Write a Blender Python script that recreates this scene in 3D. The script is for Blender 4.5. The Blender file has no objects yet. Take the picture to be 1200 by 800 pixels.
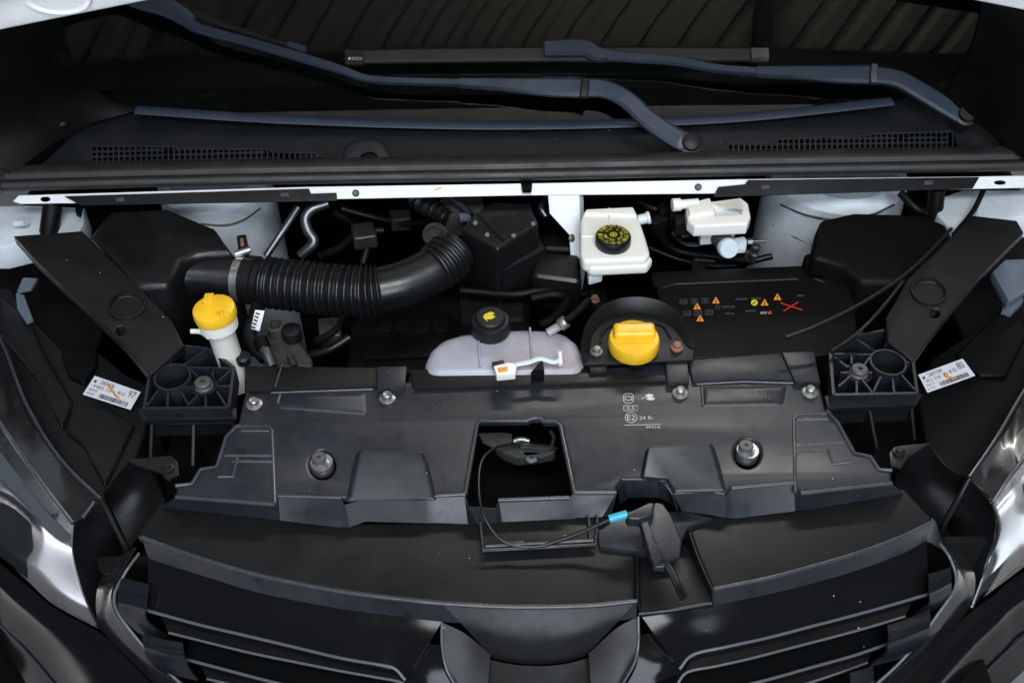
import bpy, bmesh, math, random
from mathutils import Vector, Matrix
random.seed(7)
R = math.radians
S = bpy.context.scene
COL = S.collection

# ------------------------------------------------------------------ camera
FPX = 1287.0                                   # focal length in photo pixels (1200 x 800)
CAM = Vector((-0.0635, -1.045, 2.17))
PITCH, YAW, ROLL = R(45.0), 0.022, 0.005
fwd = Vector((math.sin(YAW)*math.cos(PITCH), math.cos(YAW)*math.cos(PITCH), -math.sin(PITCH)))
rgt = fwd.cross(Vector((0, 0, 1))).normalized()
upv = rgt.cross(fwd)
rgt, upv = rgt*math.cos(ROLL)-upv*math.sin(ROLL), upv*math.cos(ROLL)+rgt*math.sin(ROLL)
cd = bpy.data.cameras.new('camera')
cam = bpy.data.objects.new('camera', cd); COL.objects.link(cam)
cam.matrix_world = Matrix(((rgt.x, upv.x, -fwd.x, CAM.x), (rgt.y, upv.y, -fwd.y, CAM.y),
                           (rgt.z, upv.z, -fwd.z, CAM.z), (0, 0, 0, 1)))
cd.sensor_fit = 'HORIZONTAL'
cd.angle = 2*math.atan(600/FPX)
cd.clip_start = 0.02; cd.clip_end = 500
S.camera = cam

# ------------------------------------------------------------------ light
w = bpy.data.worlds.new('World'); S.world = w; w.use_nodes = True
bg = w.node_tree.nodes['Background']
bg.inputs[0].default_value = (0.80, 0.89, 1.0, 1); bg.inputs[1].default_value = 0.12
def area(name, loc, target, sx, sy, power, col, spread=180):
    l = bpy.data.lights.new(name, 'AREA'); l.shape = 'RECTANGLE'; l.size = sx; l.size_y = sy
    l.energy = power; l.color = col; l.spread = R(spread)
    o = bpy.data.objects.new(name, l); COL.objects.link(o); o.location = loc
    o.rotation_euler = (Vector(target)-Vector(loc)).to_track_quat('-Z', 'Y').to_euler()
    return o
area('overhead_light', (0.15, -1.75, 4.1), (0.05, 0.0, 0.95), 2.6, 0.9, 112, (0.93, 0.965, 1.0))
area('daylight_front', (0.3, -3.6, 3.0), (0, 0.1, 0.95), 3.0, 1.5, 122, (0.80, 0.89, 1.0))
area('daylight_side', (3.8, -0.6, 3.0), (3.8, -0.6, 0), 1.8, 3.0, 300, (0.95, 0.97, 1.0), 70)      # open sides: daylight on the floor
area('daylight_side', (-3.9, -0.6, 2.9), (-3.9, -0.6, 0), 2.0, 3.2, 450, (0.96, 0.95, 1.0), 70)
area('added_roof_wash', (0.9, 2.5, 3.0), (0.8, 0.6, 4.5), 2.0, 0.8, 270, (1.0, 0.96, 0.9))  # added lamp aimed upward so the roof shows in the windscreen
S.view_settings.view_transform = 'Standard'; S.view_settings.look = 'None'
S.view_settings.exposure = 0.0; S.view_settings.gamma = 1.0

# ------------------------------------------------------------------ pixel -> place
def ray(px, py):
    return fwd + rgt*((px-600)/FPX) - upv*((py-400)/FPX)
def U(px, py, z):
    d = ray(px, py); return CAM + d*((z-CAM.z)/d.z)
def UP(px, py, p0, n):
    d = ray(px, py); return CAM + d*((p0-CAM).dot(n)/d.dot(n))
def U3(pts, z=None):
    return [U(p[0], p[1], p[2] if len(p) > 2 else z) for p in pts]

# ------------------------------------------------------------------ materials
def mat(name, col, rough=0.5, metal=0.0, grain=0.0, grain_scale=700, dust=0.0, dustcol=(0.16, 0.155, 0.145),
        dscale=9, specks=0.0, stain=0.0, coat=0.0, spec=0.5, trans=0.0, sss=0.0, mottled=0.0, rvar=0.12):
    m = bpy.data.materials.new(name); m.use_nodes = True
    nt = m.node_tree; N = nt.nodes; L = nt.links
    b = N['Principled BSDF']
    b.inputs['Base Color'].default_value = (*col, 1); b.inputs['Roughness'].default_value = rough
    b.inputs['Metallic'].default_value = metal; b.inputs['Specular IOR Level'].default_value = spec
    b.inputs['Coat Weight'].default_value = coat; b.inputs['Coat Roughness'].default_value = 0.04
    if trans: b.inputs['Transmission Weight'].default_value = trans
    if sss:
        b.inputs['Subsurface Weight'].default_value = sss
        b.inputs['Subsurface Radius'].default_value = (0.012, 0.012, 0.012)
    g = N.new('ShaderNodeNewGeometry')
    def noise(sc, det=4, ro=0.6):
        n = N.new('ShaderNodeTexNoise'); n.inputs['Scale'].default_value = sc
        n.inputs['Detail'].default_value = det; n.inputs['Roughness'].default_value = ro
        L.new(g.outputs['Position'], n.inputs['Vector']); return n.outputs['Fac']
    def ramp(src, a, c, v0=0.0, v1=1.0):
        n = N.new('ShaderNodeMapRange'); n.inputs[1].default_value = a; n.inputs[2].default_value = c
        n.inputs[3].default_value = v0; n.inputs[4].default_value = v1
        L.new(src, n.inputs[0]); return n.outputs[0]
    def mixc(fac, a, c):
        n = N.new('ShaderNodeMix'); n.data_type = 'RGBA'
        L.new(fac, n.inputs[0])
        if isinstance(a, tuple): n.inputs[6].default_value = (*a, 1)
        else: L.new(a, n.inputs[6])
        n.inputs[7].default_value = (*c, 1); return n.outputs[2]
    cur = tuple(col)
    if mottled:
        cur = mixc(ramp(noise(26, 5), 0.35, 0.7, 0, mottled), cur, tuple(c*0.35 for c in col))
    if dust:
        cur = mixc(ramp(noise(dscale, 7, 0.68), 0.42, 0.78, 0.02, dust), cur, dustcol)
        cur = mixc(ramp(noise(120, 3, 0.7), 0.62, 0.75, 0, dust*0.6), cur, dustcol)
    if stain:
        cur = mixc(ramp(noise(33, 2, 0.4), 0.66, 0.70, 0, stain), cur, tuple(c*0.25 for c in col))
        cur = mixc(ramp(noise(4.5, 5, 0.7), 0.5, 0.7, 0, stain*0.35), cur, (0.05, 0.053, 0.06))
    if specks:
        v = N.new('ShaderNodeTexVoronoi'); v.inputs['Scale'].default_value = 42
        L.new(g.outputs['Position'], v.inputs['Vector'])
        sz = ramp(noise(12, 2), 0.42, 0.62, 0.0, 0.045)
        lt = N.new('ShaderNodeMath'); lt.operation = 'LESS_THAN'
        L.new(v.outputs['Distance'], lt.inputs[0]); L.new(sz, lt.inputs[1])
        mu = N.new('ShaderNodeMath'); mu.operation = 'MULTIPLY'; mu.inputs[1].default_value = specks
        L.new(lt.outputs[0], mu.inputs[0])
        cur = mixc(mu.outputs[0], cur, (0.5, 0.5, 0.5))
    if not isinstance(cur, tuple): L.new(cur, b.inputs['Base Color'])
    if rvar:
        L.new(ramp(noise(14, 6, 0.65), 0.3, 0.7, max(0.02, rough-rvar), min(1, rough+rvar)), b.inputs['Roughness'])
    if grain:
        bp = N.new('ShaderNodeBump'); bp.inputs['Strength'].default_value = grain
        bp.inputs['Distance'].default_value = 0.001
        L.new(noise(grain_scale, 2), bp.inputs['Height']); L.new(bp.outputs[0], b.inputs['Normal'])
    return m
M = {}
M['panel'] = mat('panel_plastic', (0.0086, 0.0104, 0.0148), 0.36, grain=0.22, dust=0.10, dscale=7, specks=0.6, stain=0.7, dustcol=(0.095, 0.10, 0.115))
M['lip'] = mat('highlight_plastic_edge', (0.030, 0.033, 0.040), 0.27, rvar=0.06, dust=0.2, dscale=40)  # paler and smoother than the panel: edge highlights put into the colour
M['edge'] = mat('painted_highlight_edge', (0.085, 0.09, 0.10), 0.2, rvar=0.05)  # far paler than the gloss slats: their edge glints are painted in
M['bright'] = mat('bright_steel', (0.62, 0.62, 0.62), 0.3, metal=0.9, mottled=0.3)
M['cover'] = mat('cover_plastic', (0.0036, 0.0038, 0.0043), 0.45, grain=0.25, dust=0.09, dscale=5, specks=0.8, dustcol=(0.07, 0.068, 0.066), spec=0.35)
M['scuttle'] = mat('scuttle_plastic', (0.0040, 0.0052, 0.0072), 0.46, grain=0.3, dust=0.06, dscale=9, specks=0.5, dustcol=(0.05, 0.055, 0.06), spec=0.35)
M['ledge'] = mat('ledge_plastic', (0.0030, 0.0033, 0.0040), 0.42, grain=0.25, dust=0.06, dscale=6, specks=0.9, dustcol=(0.06, 0.06, 0.06), spec=0.3)
M['vent'] = mat('vent_plastic', (0.014, 0.0155, 0.019), 0.42)
M['black'] = mat('black_plastic', (0.0042, 0.0046, 0.0054), 0.42, grain=0.3, dust=0.08, dscale=13, specks=0.3, dustcol=(0.07, 0.07, 0.072), spec=0.38)
M['dark'] = mat('deep_black_plastic', (0.0014, 0.0014, 0.0016), 0.5, grain=0.3, dust=0.05, dscale=13, dustcol=(0.03, 0.029, 0.028), spec=0.18)
M['rubber'] = mat('rubber', (0.009, 0.009, 0.0092), 0.5, grain=0.2, dust=0.14, dscale=20, specks=0.2, dustcol=(0.10, 0.095, 0.09))
M['hose'] = mat('hose_plastic', (0.0040, 0.0044, 0.0052), 0.33, grain=0.15, dust=0.08, dscale=18, dustcol=(0.07, 0.07, 0.07))
M['gloss'] = mat('gloss_black', (0.0030, 0.0031, 0.0036), 0.13, grain=0.03, dust=0.03, dscale=8, specks=0.8, rvar=0.04, dustcol=(0.08, 0.08, 0.08), spec=0.26)
M['paint'] = mat('bumper_paint', (0.0035, 0.0038, 0.0046), 0.16, spec=0.12, dust=0.03, specks=0.2, rvar=0.05, dustcol=(0.08, 0.08, 0.08))
M['block'] = mat('grille_block_gloss', (0.005, 0.0065, 0.010), 0.24, spec=0.5, rvar=0.06)  # the blue of the highlights is put into the base colour
M['bluegrey'] = mat('wiper_paint_shade_tint', (0.0145, 0.0235, 0.043), 0.42, grain=0.1, dust=0.10, specks=0.2, dustcol=(0.1, 0.11, 0.13))  # bluish light of the shaded area is put into this colour
M['white'] = mat('white_paint', (0.74, 0.76, 0.78), 0.35, dust=0.28, dscale=12, dustcol=(0.4, 0.38, 0.34), mottled=0.08)
M['tower'] = mat('shade_tinted_white_paint', (0.62, 0.68, 0.74), 0.5, dust=0.45, dscale=16, dustcol=(0.2, 0.19, 0.17), mottled=0.15)  # body white with the blue of the shade light mixed in
M['reservoir'] = mat('milky_plastic', (0.83, 0.82, 0.76), 0.38, sss=0.25, dust=0.12, dscale=20, dustcol=(0.55, 0.5, 0.4))
M['module'] = mat('pale_plastic', (0.60, 0.66, 0.70), 0.4, dust=0.25, dscale=30, dustcol=(0.3, 0.3, 0.3))
M['tank'] = mat('coolant_tank_plastic', (0.36, 0.37, 0.44), 0.36, sss=0.25, dust=0.75, dscale=8, dustcol=(0.26, 0.15, 0.12))
M['yellow'] = mat('yellow_cap', (0.88, 0.52, 0.02), 0.30, dust=0.45, dscale=26, dustcol=(0.42, 0.20, 0.02), grain=0.1)
M['yprint'] = mat('yellow_print', (0.62, 0.55, 0.03), 0.5)
M['wprint'] = mat('white_print', (0.55, 0.55, 0.55), 0.5, mottled=0.5)
M['gprint'] = mat('grey_print', (0.10, 0.10, 0.10), 0.5)
M['oprint'] = mat('orange_print', (0.75, 0.26, 0.015), 0.5)
M['rprint'] = mat('red_print', (0.50, 0.025, 0.02), 0.5)
M['ink'] = mat('black_ink', (0.02, 0.02, 0.025), 0.6)
M['paper'] = mat('label_paper', (0.66, 0.67, 0.72), 0.45, dust=0.15, dscale=60, dustcol=(0.4, 0.4, 0.4))
M['zinc'] = mat('zinc_metal', (0.36, 0.36, 0.35), 0.38, metal=0.8, dust=0.6, dscale=60, dustcol=(0.16, 0.15, 0.14))
M['rust'] = mat('rusty_metal', (0.33, 0.17, 0.12), 0.55, metal=0.4, dust=0.5, dscale=70, dustcol=(0.15, 0.06, 0.04))
M['alu'] = mat('aluminium', (0.17, 0.18, 0.20), 0.36, metal=0.9, mottled=0.5)
M['cast'] = mat('cast_metal', (0.05, 0.048, 0.045), 0.5, metal=0.4, dust=0.4, dscale=40)
M['pin'] = mat('grey_pin_plastic', (0.055, 0.055, 0.056), 0.5, dust=0.3, dscale=50)
M['cyan'] = mat('cyan_plastic', (0.03, 0.36, 0.50), 0.4)
M['blueb'] = mat('blue_plastic_and_shaded_white', (0.10, 0.125, 0.16), 0.4)  # also colours the shaded white lamp brackets, shade included in the tone
M['chrome'] = mat('lamp_reflector', (0.80, 0.81, 0.84), 0.14, metal=0.95, mottled=0.12, rvar=0.06)
M['lampbody'] = mat('lamp_housing', (0.004, 0.0045, 0.006), 0.2, coat=0.3, dust=0.08, specks=0.3)
M['concrete'] = mat('concrete', (0.27, 0.265, 0.265), 0.8, dust=0.6, dscale=4, dustcol=(0.12, 0.12, 0.115), mottled=0.3)
M['roof'] = mat('roof_sheet', (0.21, 0.195, 0.175), 0.6, dust=0.4, dscale=2, dustcol=(0.13, 0.12, 0.10))
M['beam'] = mat('roof_beam', (0.03, 0.03, 0.03), 0.6)
def glassmat(name, tint, rough=0.01, ior=1.5):
    m = bpy.data.materials.new(name); m.use_nodes = True
    nt = m.node_tree; N = nt.nodes; L = nt.links; N.remove(N['Principled BSDF'])
    t = N.new('ShaderNodeBsdfTransparent'); t.inputs[0].default_value = (*tint, 1)
    g = N.new('ShaderNodeBsdfGlossy'); g.inputs['Roughness'].default_value = rough
    f = N.new('ShaderNodeFresnel'); f.inputs[0].default_value = ior
    x = N.new('ShaderNodeMixShader')
    ge = N.new('ShaderNodeNewGeometry'); iv = N.new('ShaderNodeMath'); iv.operation = 'SUBTRACT'; iv.inputs[0].default_value = 1.0
    mu = N.new('ShaderNodeMath'); mu.operation = 'MULTIPLY'
    L.new(ge.outputs['Backfacing'], iv.inputs[1]); L.new(iv.outputs[0], mu.inputs[0]); L.new(f.outputs[0], mu.inputs[1])
    L.new(mu.outputs[0], x.inputs[0]); L.new(t.outputs[0], x.inputs[1]); L.new(g.outputs[0], x.inputs[2])
    L.new(x.outputs[0], N['Material Output'].inputs[0])
    return m
M['glass'] = glassmat('windscreen_glass', (0.60, 0.66, 0.66))
M['lens'] = glassmat('lamp_lens', (0.80, 0.83, 0.85), 0.02, 1.58)

# ------------------------------------------------------------------ mesh helpers
WO = {}
def finish(name, bm, m, parent=None, smooth=35, label=None):
    bmesh.ops.remove_doubles(bm, verts=bm.verts, dist=1e-5)
    bmesh.ops.recalc_face_normals(bm, faces=bm.faces)
    a = R(smooth)
    for e in bm.edges:
        e.smooth = not (len(e.link_faces) == 2 and e.calc_face_angle(0) > a)
    for f in bm.faces: f.smooth = True
    lo = Vector([min(v.co[i] for v in bm.verts) for i in range(3)])
    hi = Vector([max(v.co[i] for v in bm.verts) for i in range(3)])
    o0 = (lo+hi)/2
    bmesh.ops.translate(bm, verts=bm.verts, vec=-o0)
    me = bpy.data.meshes.new(name); bm.to_mesh(me); bm.free()
    me.materials.append(M[m])
    return place(name, me, o0, parent, label)
def place(name, me, wo, parent=None, label=None):
    o = bpy.data.objects.new(name, me); COL.objects.link(o)
    WO[o.name] = Vector(wo)
    if parent:
        o.parent = parent; o.location = Vector(wo)-WO[parent.name]
    else: o.location = wo
    if label: o['label'] = label
    return o
def again(src, wo, parent, name=None):
    return place(name or src.name.split('.')[0], src.data, wo, parent)
def bevel(bm, wd, seg=2, ang=25):
    es = [e for e in bm.edges if len(e.link_faces) == 2 and e.calc_face_angle(0) > R(ang)]
    if es and wd > 0:
        bmesh.ops.bevel(bm, geom=es, offset=wd, segments=seg, profile=0.6, affect='EDGES', clamp_overlap=True)
def nb(): return bmesh.new()
def a_loft(bm, top, bot, capb=True):
    n = len(top)
    t = [bm.verts.new(p) for p in top]; b = [bm.verts.new(p) for p in bot]
    bm.faces.new(t)
    if capb: bm.faces.new(b[::-1])
    for i in range(n):
        j = (i+1) % n; bm.faces.new((t[j], t[i], b[i], b[j]))
def a_box(bm, c, sx, sy, sz, mtx=None):
    r = bmesh.ops.create_cube(bm, size=1)
    bmesh.ops.scale(bm, vec=(sx, sy, sz), verts=r['verts'])
    if mtx: bmesh.ops.transform(bm, matrix=mtx.to_4x4(), verts=r['verts'])
    bmesh.ops.translate(bm, vec=c, verts=r['verts'])
def a_wall(bm, p0, p1, h, th=0.003):
    d = (p1-p0); d.z = 0
    if d.length < 1e-6: return
    nrm = Vector((-d.y, d.x, 0)).normalized()*th/2
    dn = Vector((0, 0, -h))
    a_loft(bm, [p0-nrm, p1-nrm, p1+nrm, p0+nrm], [p0-nrm+dn, p1-nrm+dn, p1+nrm+dn, p0+nrm+dn])
def frame_of(ax):
    ax = Vector(ax).normalized()
    u = ax.cross(Vector((0, 0, 1)) if abs(ax.z) < 0.9 else Vector((1, 0, 0))).normalized()
    return u, ax.cross(u), ax
def a_lathe(bm, prof, o, ax=(0, 0, 1), n=28, cap=True, ecc=1.0, knurl=0.0):
    u, v, a = frame_of(ax); o = Vector(o); rings = []
    for (r, h) in prof:
        ring = []
        for k in range(n):
            t = 2*math.pi*k/n; rr = r*(1-(knurl if k % 2 else 0))
            ring.append(bm.verts.new(o+a*h+(u*math.cos(t)+v*math.sin(t)*ecc)*rr))
        rings.append(ring)
    for i in range(len(rings)-1):
        for k in range(n):
            j = (k+1) % n
            bm.faces.new((rings[i][k], rings[i][j], rings[i+1][j], rings[i+1][k]))
    if cap:
        bm.faces.new(rings[0][::-1]); bm.faces.new(rings[-1])
def spline(pts, sub):
    if sub <= 1 or len(pts) < 3: 
        return list(pts)
    out = []; P = [pts[0]*2-pts[1]]+list(pts)+[pts[-1]*2-pts[-2]]
    for i in range(1, len(P)-2):
        p0, p1, p2, p3 = P[i-1:i+3]
        for k in range(sub):
            t = k/sub
            out.append(0.5*((2*p1)+(p2-p0)*t+(2*p0-5*p1+4*p2-p3)*t*t+(3*p1-p0-3*p2+p3)*t**3))
    out.append(pts[-1]); return out
def a_tube(bm, pts, r, n=10, sub=6, rad=None, flat=1.0):
    ps = spline([Vector(p) for p in pts], sub)
    if len(ps) == 2 and rad: ps = [ps[0].lerp(ps[1], i/20) for i in range(21)]
    rings = []; u = None; N_ = len(ps)
    for i, p in enumerate(ps):
        t = (ps[min(i+1, N_-1)]-ps[max(i-1, 0)]).normalized()
        if u is None: u = frame_of(t)[0]
        u = (u-t*u.dot(t)).normalized(); v = t.cross(u)
        rr = rad(i/(N_-1)) if rad else r
        rings.append([bm.verts.new(p+(u*math.cos(2*math.pi*k/n)+v*flat*math.sin(2*math.pi*k/n))*rr) for k in range(n)])
    for i in range(N_-1):
        for k in range(n):
            j = (k+1) % n
            bm.faces.new((rings[i][k], rings[i][j], rings[i+1][j], rings[i+1][k]))
    bm.faces.new(rings[0][::-1]); bm.faces.new(rings[-1])
def a_surf(bm, rows, sub=5, thick=0.0):
    g = [spline([Vector(p) for p in r], sub) for r in rows]
    cols = [spline([r[i] for r in g], sub) for i in range(len(g[0]))]
    V = [[bm.verts.new(p) for p in c] for c in cols]
    fs = []
    for i in range(len(V)-1):
        for j in range(len(V[0])-1):
            fs.append(bm.faces.new((V[i][j], V[i+1][j], V[i+1][j+1], V[i][j+1])))
    if thick:
        bmesh.ops.recalc_face_normals(bm, faces=fs)
        bmesh.ops.solidify(bm, geom=fs, thickness=thick)
def prism(name, px, z, depth, m, parent=None, bev=0.003, seg=2, label=None, draft=0.0, smooth=35):
    """top outline given as photo points on height z (or with own heights), walls straight down"""
    top = U3(px, z); c = sum(top, Vector())/len(top)
    bot = []
    for p in top:
        d = Vector((p.x-c.x, p.y-c.y, 0))
        bot.append(p+Vector((0, 0, -depth))+(d.normalized()*draft if draft else Vector()))
    bm = nb(); a_loft(bm, top, bot)
    bmesh.ops.recalc_face_normals(bm, faces=bm.faces); bevel(bm, bev, seg)
    return finish(name, bm, m, parent, smooth, label)
def tube(name, pts, r, m, parent=None, n=10, sub=6, label=None, rad=None, flat=1.0):
    bm = nb(); a_tube(bm, pts, r, max(n, 10), sub, rad, flat); return finish(name, bm, m, parent, 60, label)
def lathe(name, prof, o, m, parent=None, ax=(0, 0, 1), n=28, label=None, smooth=35, ecc=1.0, knurl=0.0):
    bm = nb(); a_lathe(bm, prof, o, ax, n, True, ecc, knurl); return finish(name, bm, m, parent, smooth, label)
def surf(name, rows, m, parent=None, sub=5, thick=0.0, label=None, smooth=50):
    bm = nb(); a_surf(bm, rows, sub, thick); return finish(name, bm, m, parent, smooth, label)
def beads(name, lines, r, m, parent, z=None, sub=1, n=6, label=None):
    bm = nb()
    for l in lines: a_tube(bm, U3(l, z), r, 12, sub)
    return finish(name, bm, m, parent, 60, label)
def flat(name, outer, holes, m, parent, thick, bev=0.0015, z=None, plane=None, label=None):
    """a plate with holes: outlines are photo points laid on height z or on a plane (point, normal)"""
    if plane is None: plane = (Vector((0, 0, z)), Vector((0, 0, 1)))
    p0, n = plane; n = n.normalized()
    ex = Vector((1, 0, 0)); ex = (ex-n*ex.dot(n)).normalized(); ey = n.cross(ex)
    cu = bpy.data.curves.new(name, 'CURVE'); cu.dimensions = '2D'; cu.fill_mode = 'BOTH'
    for poly in [outer]+list(holes):
        sp = cu.splines.new('POLY'); sp.use_cyclic_u = True
        sp.points.add(len(poly)-1)
        for q, p in zip(sp.points, poly):
            w3 = UP(p[0], p[1], p0, n)-p0
            q.co = (w3.dot(ex), w3.dot(ey), 0, 1)
    cu.extrude = max(0.0001, thick/2-bev); cu.bevel_depth = bev; cu.bevel_resolution = 3; cu.offset = -bev
    ob = bpy.data.objects.new('plate', cu); COL.objects.link(ob)
    dg = bpy.context.evaluated_depsgraph_get(); dg.update()
    me = bpy.data.meshes.new_from_object(ob.evaluated_get(dg))
    bpy.data.objects.remove(ob); bpy.data.curves.remove(cu)
    me.transform(Matrix((( ex.x, ey.x, n.x, p0.x-n.x*thick/2), (ex.y, ey.y, n.y, p0.y-n.y*thick/2),
                         (ex.z, ey.z, n.z, p0.z-n.z*thick/2), (0, 0, 0, 1))))
    bm = nb(); bm.from_mesh(me); bpy.data.meshes.remove(me)
    return finish(name, bm, m, parent, 30, label)
def ell(cx, cy, rx, ry, n=20, rot=0.0):
    return [(cx+rx*math.cos(t)*math.cos(rot)-ry*math.sin(t)*math.sin(rot),
             cy+rx*math.cos(t)*math.sin(rot)+ry*math.sin(t)*math.cos(rot)) for t in [2*math.pi*k/n for k in range(n)]]
# ---- flat print: unit-square shapes carried onto a quad of photo points
def quadmap(q, P):
    a, b, c, d = [P(*p) for p in q]          # top-left, top-right, bottom-right, bottom-left
    def f(u, v): return (d*(1-u)+c*u)*(1-v)+(a*(1-u)+b*u)*v
    return f
def text_shape(s):
    cu = bpy.data.curves.new('t', 'FONT'); cu.body = s; cu.resolution_u = 3
    ob = bpy.data.objects.new('t', cu); COL.objects.link(ob)
    dg = bpy.context.evaluated_depsgraph_get(); dg.update()
    me = bpy.data.meshes.new_from_object(ob.evaluated_get(dg))
    bpy.data.objects.remove(ob); bpy.data.curves.remove(cu)
    V = [v.co.copy() for v in me.vertices]; F = [list(p.vertices) for p in me.polygons]
    bpy.data.meshes.remove(me)
    x0, x1 = min(v.x for v in V), max(v.x for v in V); y0, y1 = min(v.y for v in V), max(v.y for v in V)
    return [((v.x-x0)/(x1-x0), (v.y-y0)/max(1e-6, y1-y0)) for v in V], F
def box_px(x0, y0, x1, y1): return [(x0, y0), (x1, y0), (x1, y1), (x0, y1)]
def a_text(bm, s, q, P):
    f = quadmap(q, P); V, F = text_shape(s)
    vs = [bm.verts.new(f(*v)) for v in V]
    for fc in F:
        try: bm.faces.new([vs[i] for i in fc])
        except ValueError: pass
def a_rect(bm, f, u0, v0, u1, v1):
    bm.faces.new([bm.verts.new(f(*p)) for p in ((u0, v0), (u1, v0), (u1, v1), (u0, v1))])
def a_poly(bm, pts, P): bm.faces.new([bm.verts.new(P(*p)) for p in pts])
def a_line(bm, pts, wpx, P, closed=False):
    n = len(pts)
    for i in range(n if closed else n-1):
        (x0, y0), (x1, y1) = pts[i], pts[(i+1) % n]
        dx, dy = x1-x0, y1-y0; l = math.hypot(dx, dy) or 1
        nx, ny = -dy/l*wpx/2, dx/l*wpx/2; ex, ey = dx/l*wpx/2, dy/l*wpx/2
        a_poly(bm, [(x0-nx-ex, y0-ny-ey), (x1-nx+ex, y1-ny+ey), (x1+nx+ex, y1+ny+ey), (x0+nx-ex, y0+ny-ey)], P)
def PZ(z): return lambda x, y: U(x, y, z)

# ------------------------------------------------------------------ setting
bm = nb(); r = bmesh.ops.create_grid(bm, x_segments=2, y_segments=2, size=30)
o = finish('floor', bm, 'concrete'); o['kind'] = 'structure'
# corrugated roof over the bay, seen mirrored in the windscreen
bm = nb(); cs, sn = math.cos(R(-24)), math.sin(R(-24)); prev = None
x = -4.2
prof = []
while x < 4.2:
    prof += [(x, 0), (x+0.10, 0), (x+0.13, 0.05), (x+0.19, 0.05)]; x += 0.22
for (px_, pz_) in prof:
    a, b = Vector((px_, -2.2, 0)), Vector((px_, 6.0, 0))
    cur = [bm.verts.new(Vector((p.x*cs-p.y*sn, p.x*sn+p.y*cs+0.6, 4.5+pz_))) for p in (a, b)]
    if prev: bm.faces.new((prev[0], cur[0], cur[1], prev[1]))
    prev = cur
roof = finish('roof', bm, 'roof', None, 20); roof['kind'] = 'structure'
for (y_, h_) in ((1.25, 0.16), (3.2, 0.16)):
    bm = nb(); a_box(bm, (0, y_, 4.38), 8.0, 0.09, h_); finish('beam', bm, 'beam', roof)
bm = nb(); a_box(bm, (0, -0.42, 4.36), 8.0, 1.0, 0.08); finish('dark_reflection_board', bm, 'beam', roof)  # added board, darkens what the lower windscreen mirrors
bm = nb(); a_box(bm, (1.55, 1.8, 4.36), 0.09, 5.0, 0.12); finish('beam', bm, 'beam', roof)

# ------------------------------------------------------------------ the van
van = bpy.data.objects.new('van', None); COL.objects.link(van); WO['van'] = Vector((0, 0.3, 0)); van.location = WO['van']
van['label'] = 'white van with its bonnet open, showing the engine bay, grille and windscreen'
van['category'] = 'van'

# ---- engine bay tub: dark floor and walls that close the bay
bm = nb()
a_box(bm, (0, 0.33, 0.48), 1.9, 0.95, 0.02)
a_box(bm, (0, 0.80, 0.76), 1.9, 0.02, 0.52)
for s in (-1, 1):
    a_box(bm, (s*0.93, 0.33, 0.66), 0.02, 0.92, 0.34); a_box(bm, (s*0.86, 0.55, 0.84), 0.24, 1.0, 0.01)
tub = finish('engine_bay_tub', bm, 'dark', van, label='dark engine bay floor and bulkhead')

# ---- windscreen, cabin and dashboard
SLOPE = R(33); gn = Vector((0, -math.sin(SLOPE), math.cos(SLOPE))); gp = U(600, 146, 1.06)
glass = flat('windscreen', [(62, 5), (82, 64), (112, 108), (165, 129), (350, 141), (600, 147), (850, 139), (1040, 119),
             (1102, 105), (1137, 60), (1152, 0), (1152, -150), (900, -190), (300, -190), (62, -150)], [], 'glass', van, 0.005, 0.001,
             plane=(gp, gn), label='dark sloping windscreen reflecting a corrugated roof')
bm = nb(); ed = [(160, 129), (350, 141), (600, 147), (850, 139), (1045, 119)]
a_tube(bm, [UP(x, y, gp+gn*0.003, gn) for x, y in ed], 0.013, 8, 8, flat=0.35)
finish('glass_edge_strip', bm, 'bluegrey', glass)
dr = []
for (y_, z_) in ((0.80, 1.00), (0.88, 1.035), (0.96, 1.02), (1.15, 1.03), (1.35, 1.02)):
    dr.append([Vector((x_, y_, z_-0.03*(x_/0.7)**2+0.02*math.sin(x_*5+y_*6))) for x_ in (-0.85, -0.6, -0.3, 0, 0.3, 0.6, 0.85)])
dash = surf('dashboard', dr, 'cover', van, 5, label='dim dashboard top behind the windscreen')
lathe('dashboard_speaker', [(0.055, 0), (0.05, 0.012), (0.03, 0.014), (0.028, 0.006)], UP(244, 127, Vector((0, 0.93, 1.02)), Vector((0, 0, 1))), 'cover', dash, n=24)
bm = nb()
a_box(bm, (0, 1.75, 1.0), 1.9, 0.02, 2.0); a_box(bm, (-0.97, 1.25, 1.2), 0.02, 0.98, 1.6); a_box(bm, (0.97, 1.25, 1.2), 0.02, 0.98, 1.6); a_box(bm, (0, 1.6, 2.0), 1.96, 0.5, 0.02)
finish('cabin', bm, 'dark', van)

def mirror_hit(px, py, zc):
    d = ray(px, py).normalized(); p = UP(px, py, gp, gn); r_ = d-gn*2*d.dot(gn); return p+r_*((zc-p.z)/r_.z)
bm = nb(); q_ = [mirror_hit(x, y, 4.36) for x, y in ((78, 12), (150, 2), (162, 96), (108, 106))]
a_loft(bm, q_, [p+Vector((0, 0, 0.03)) for p in q_]); finish('ceiling_board', bm, 'roof', roof)
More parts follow.
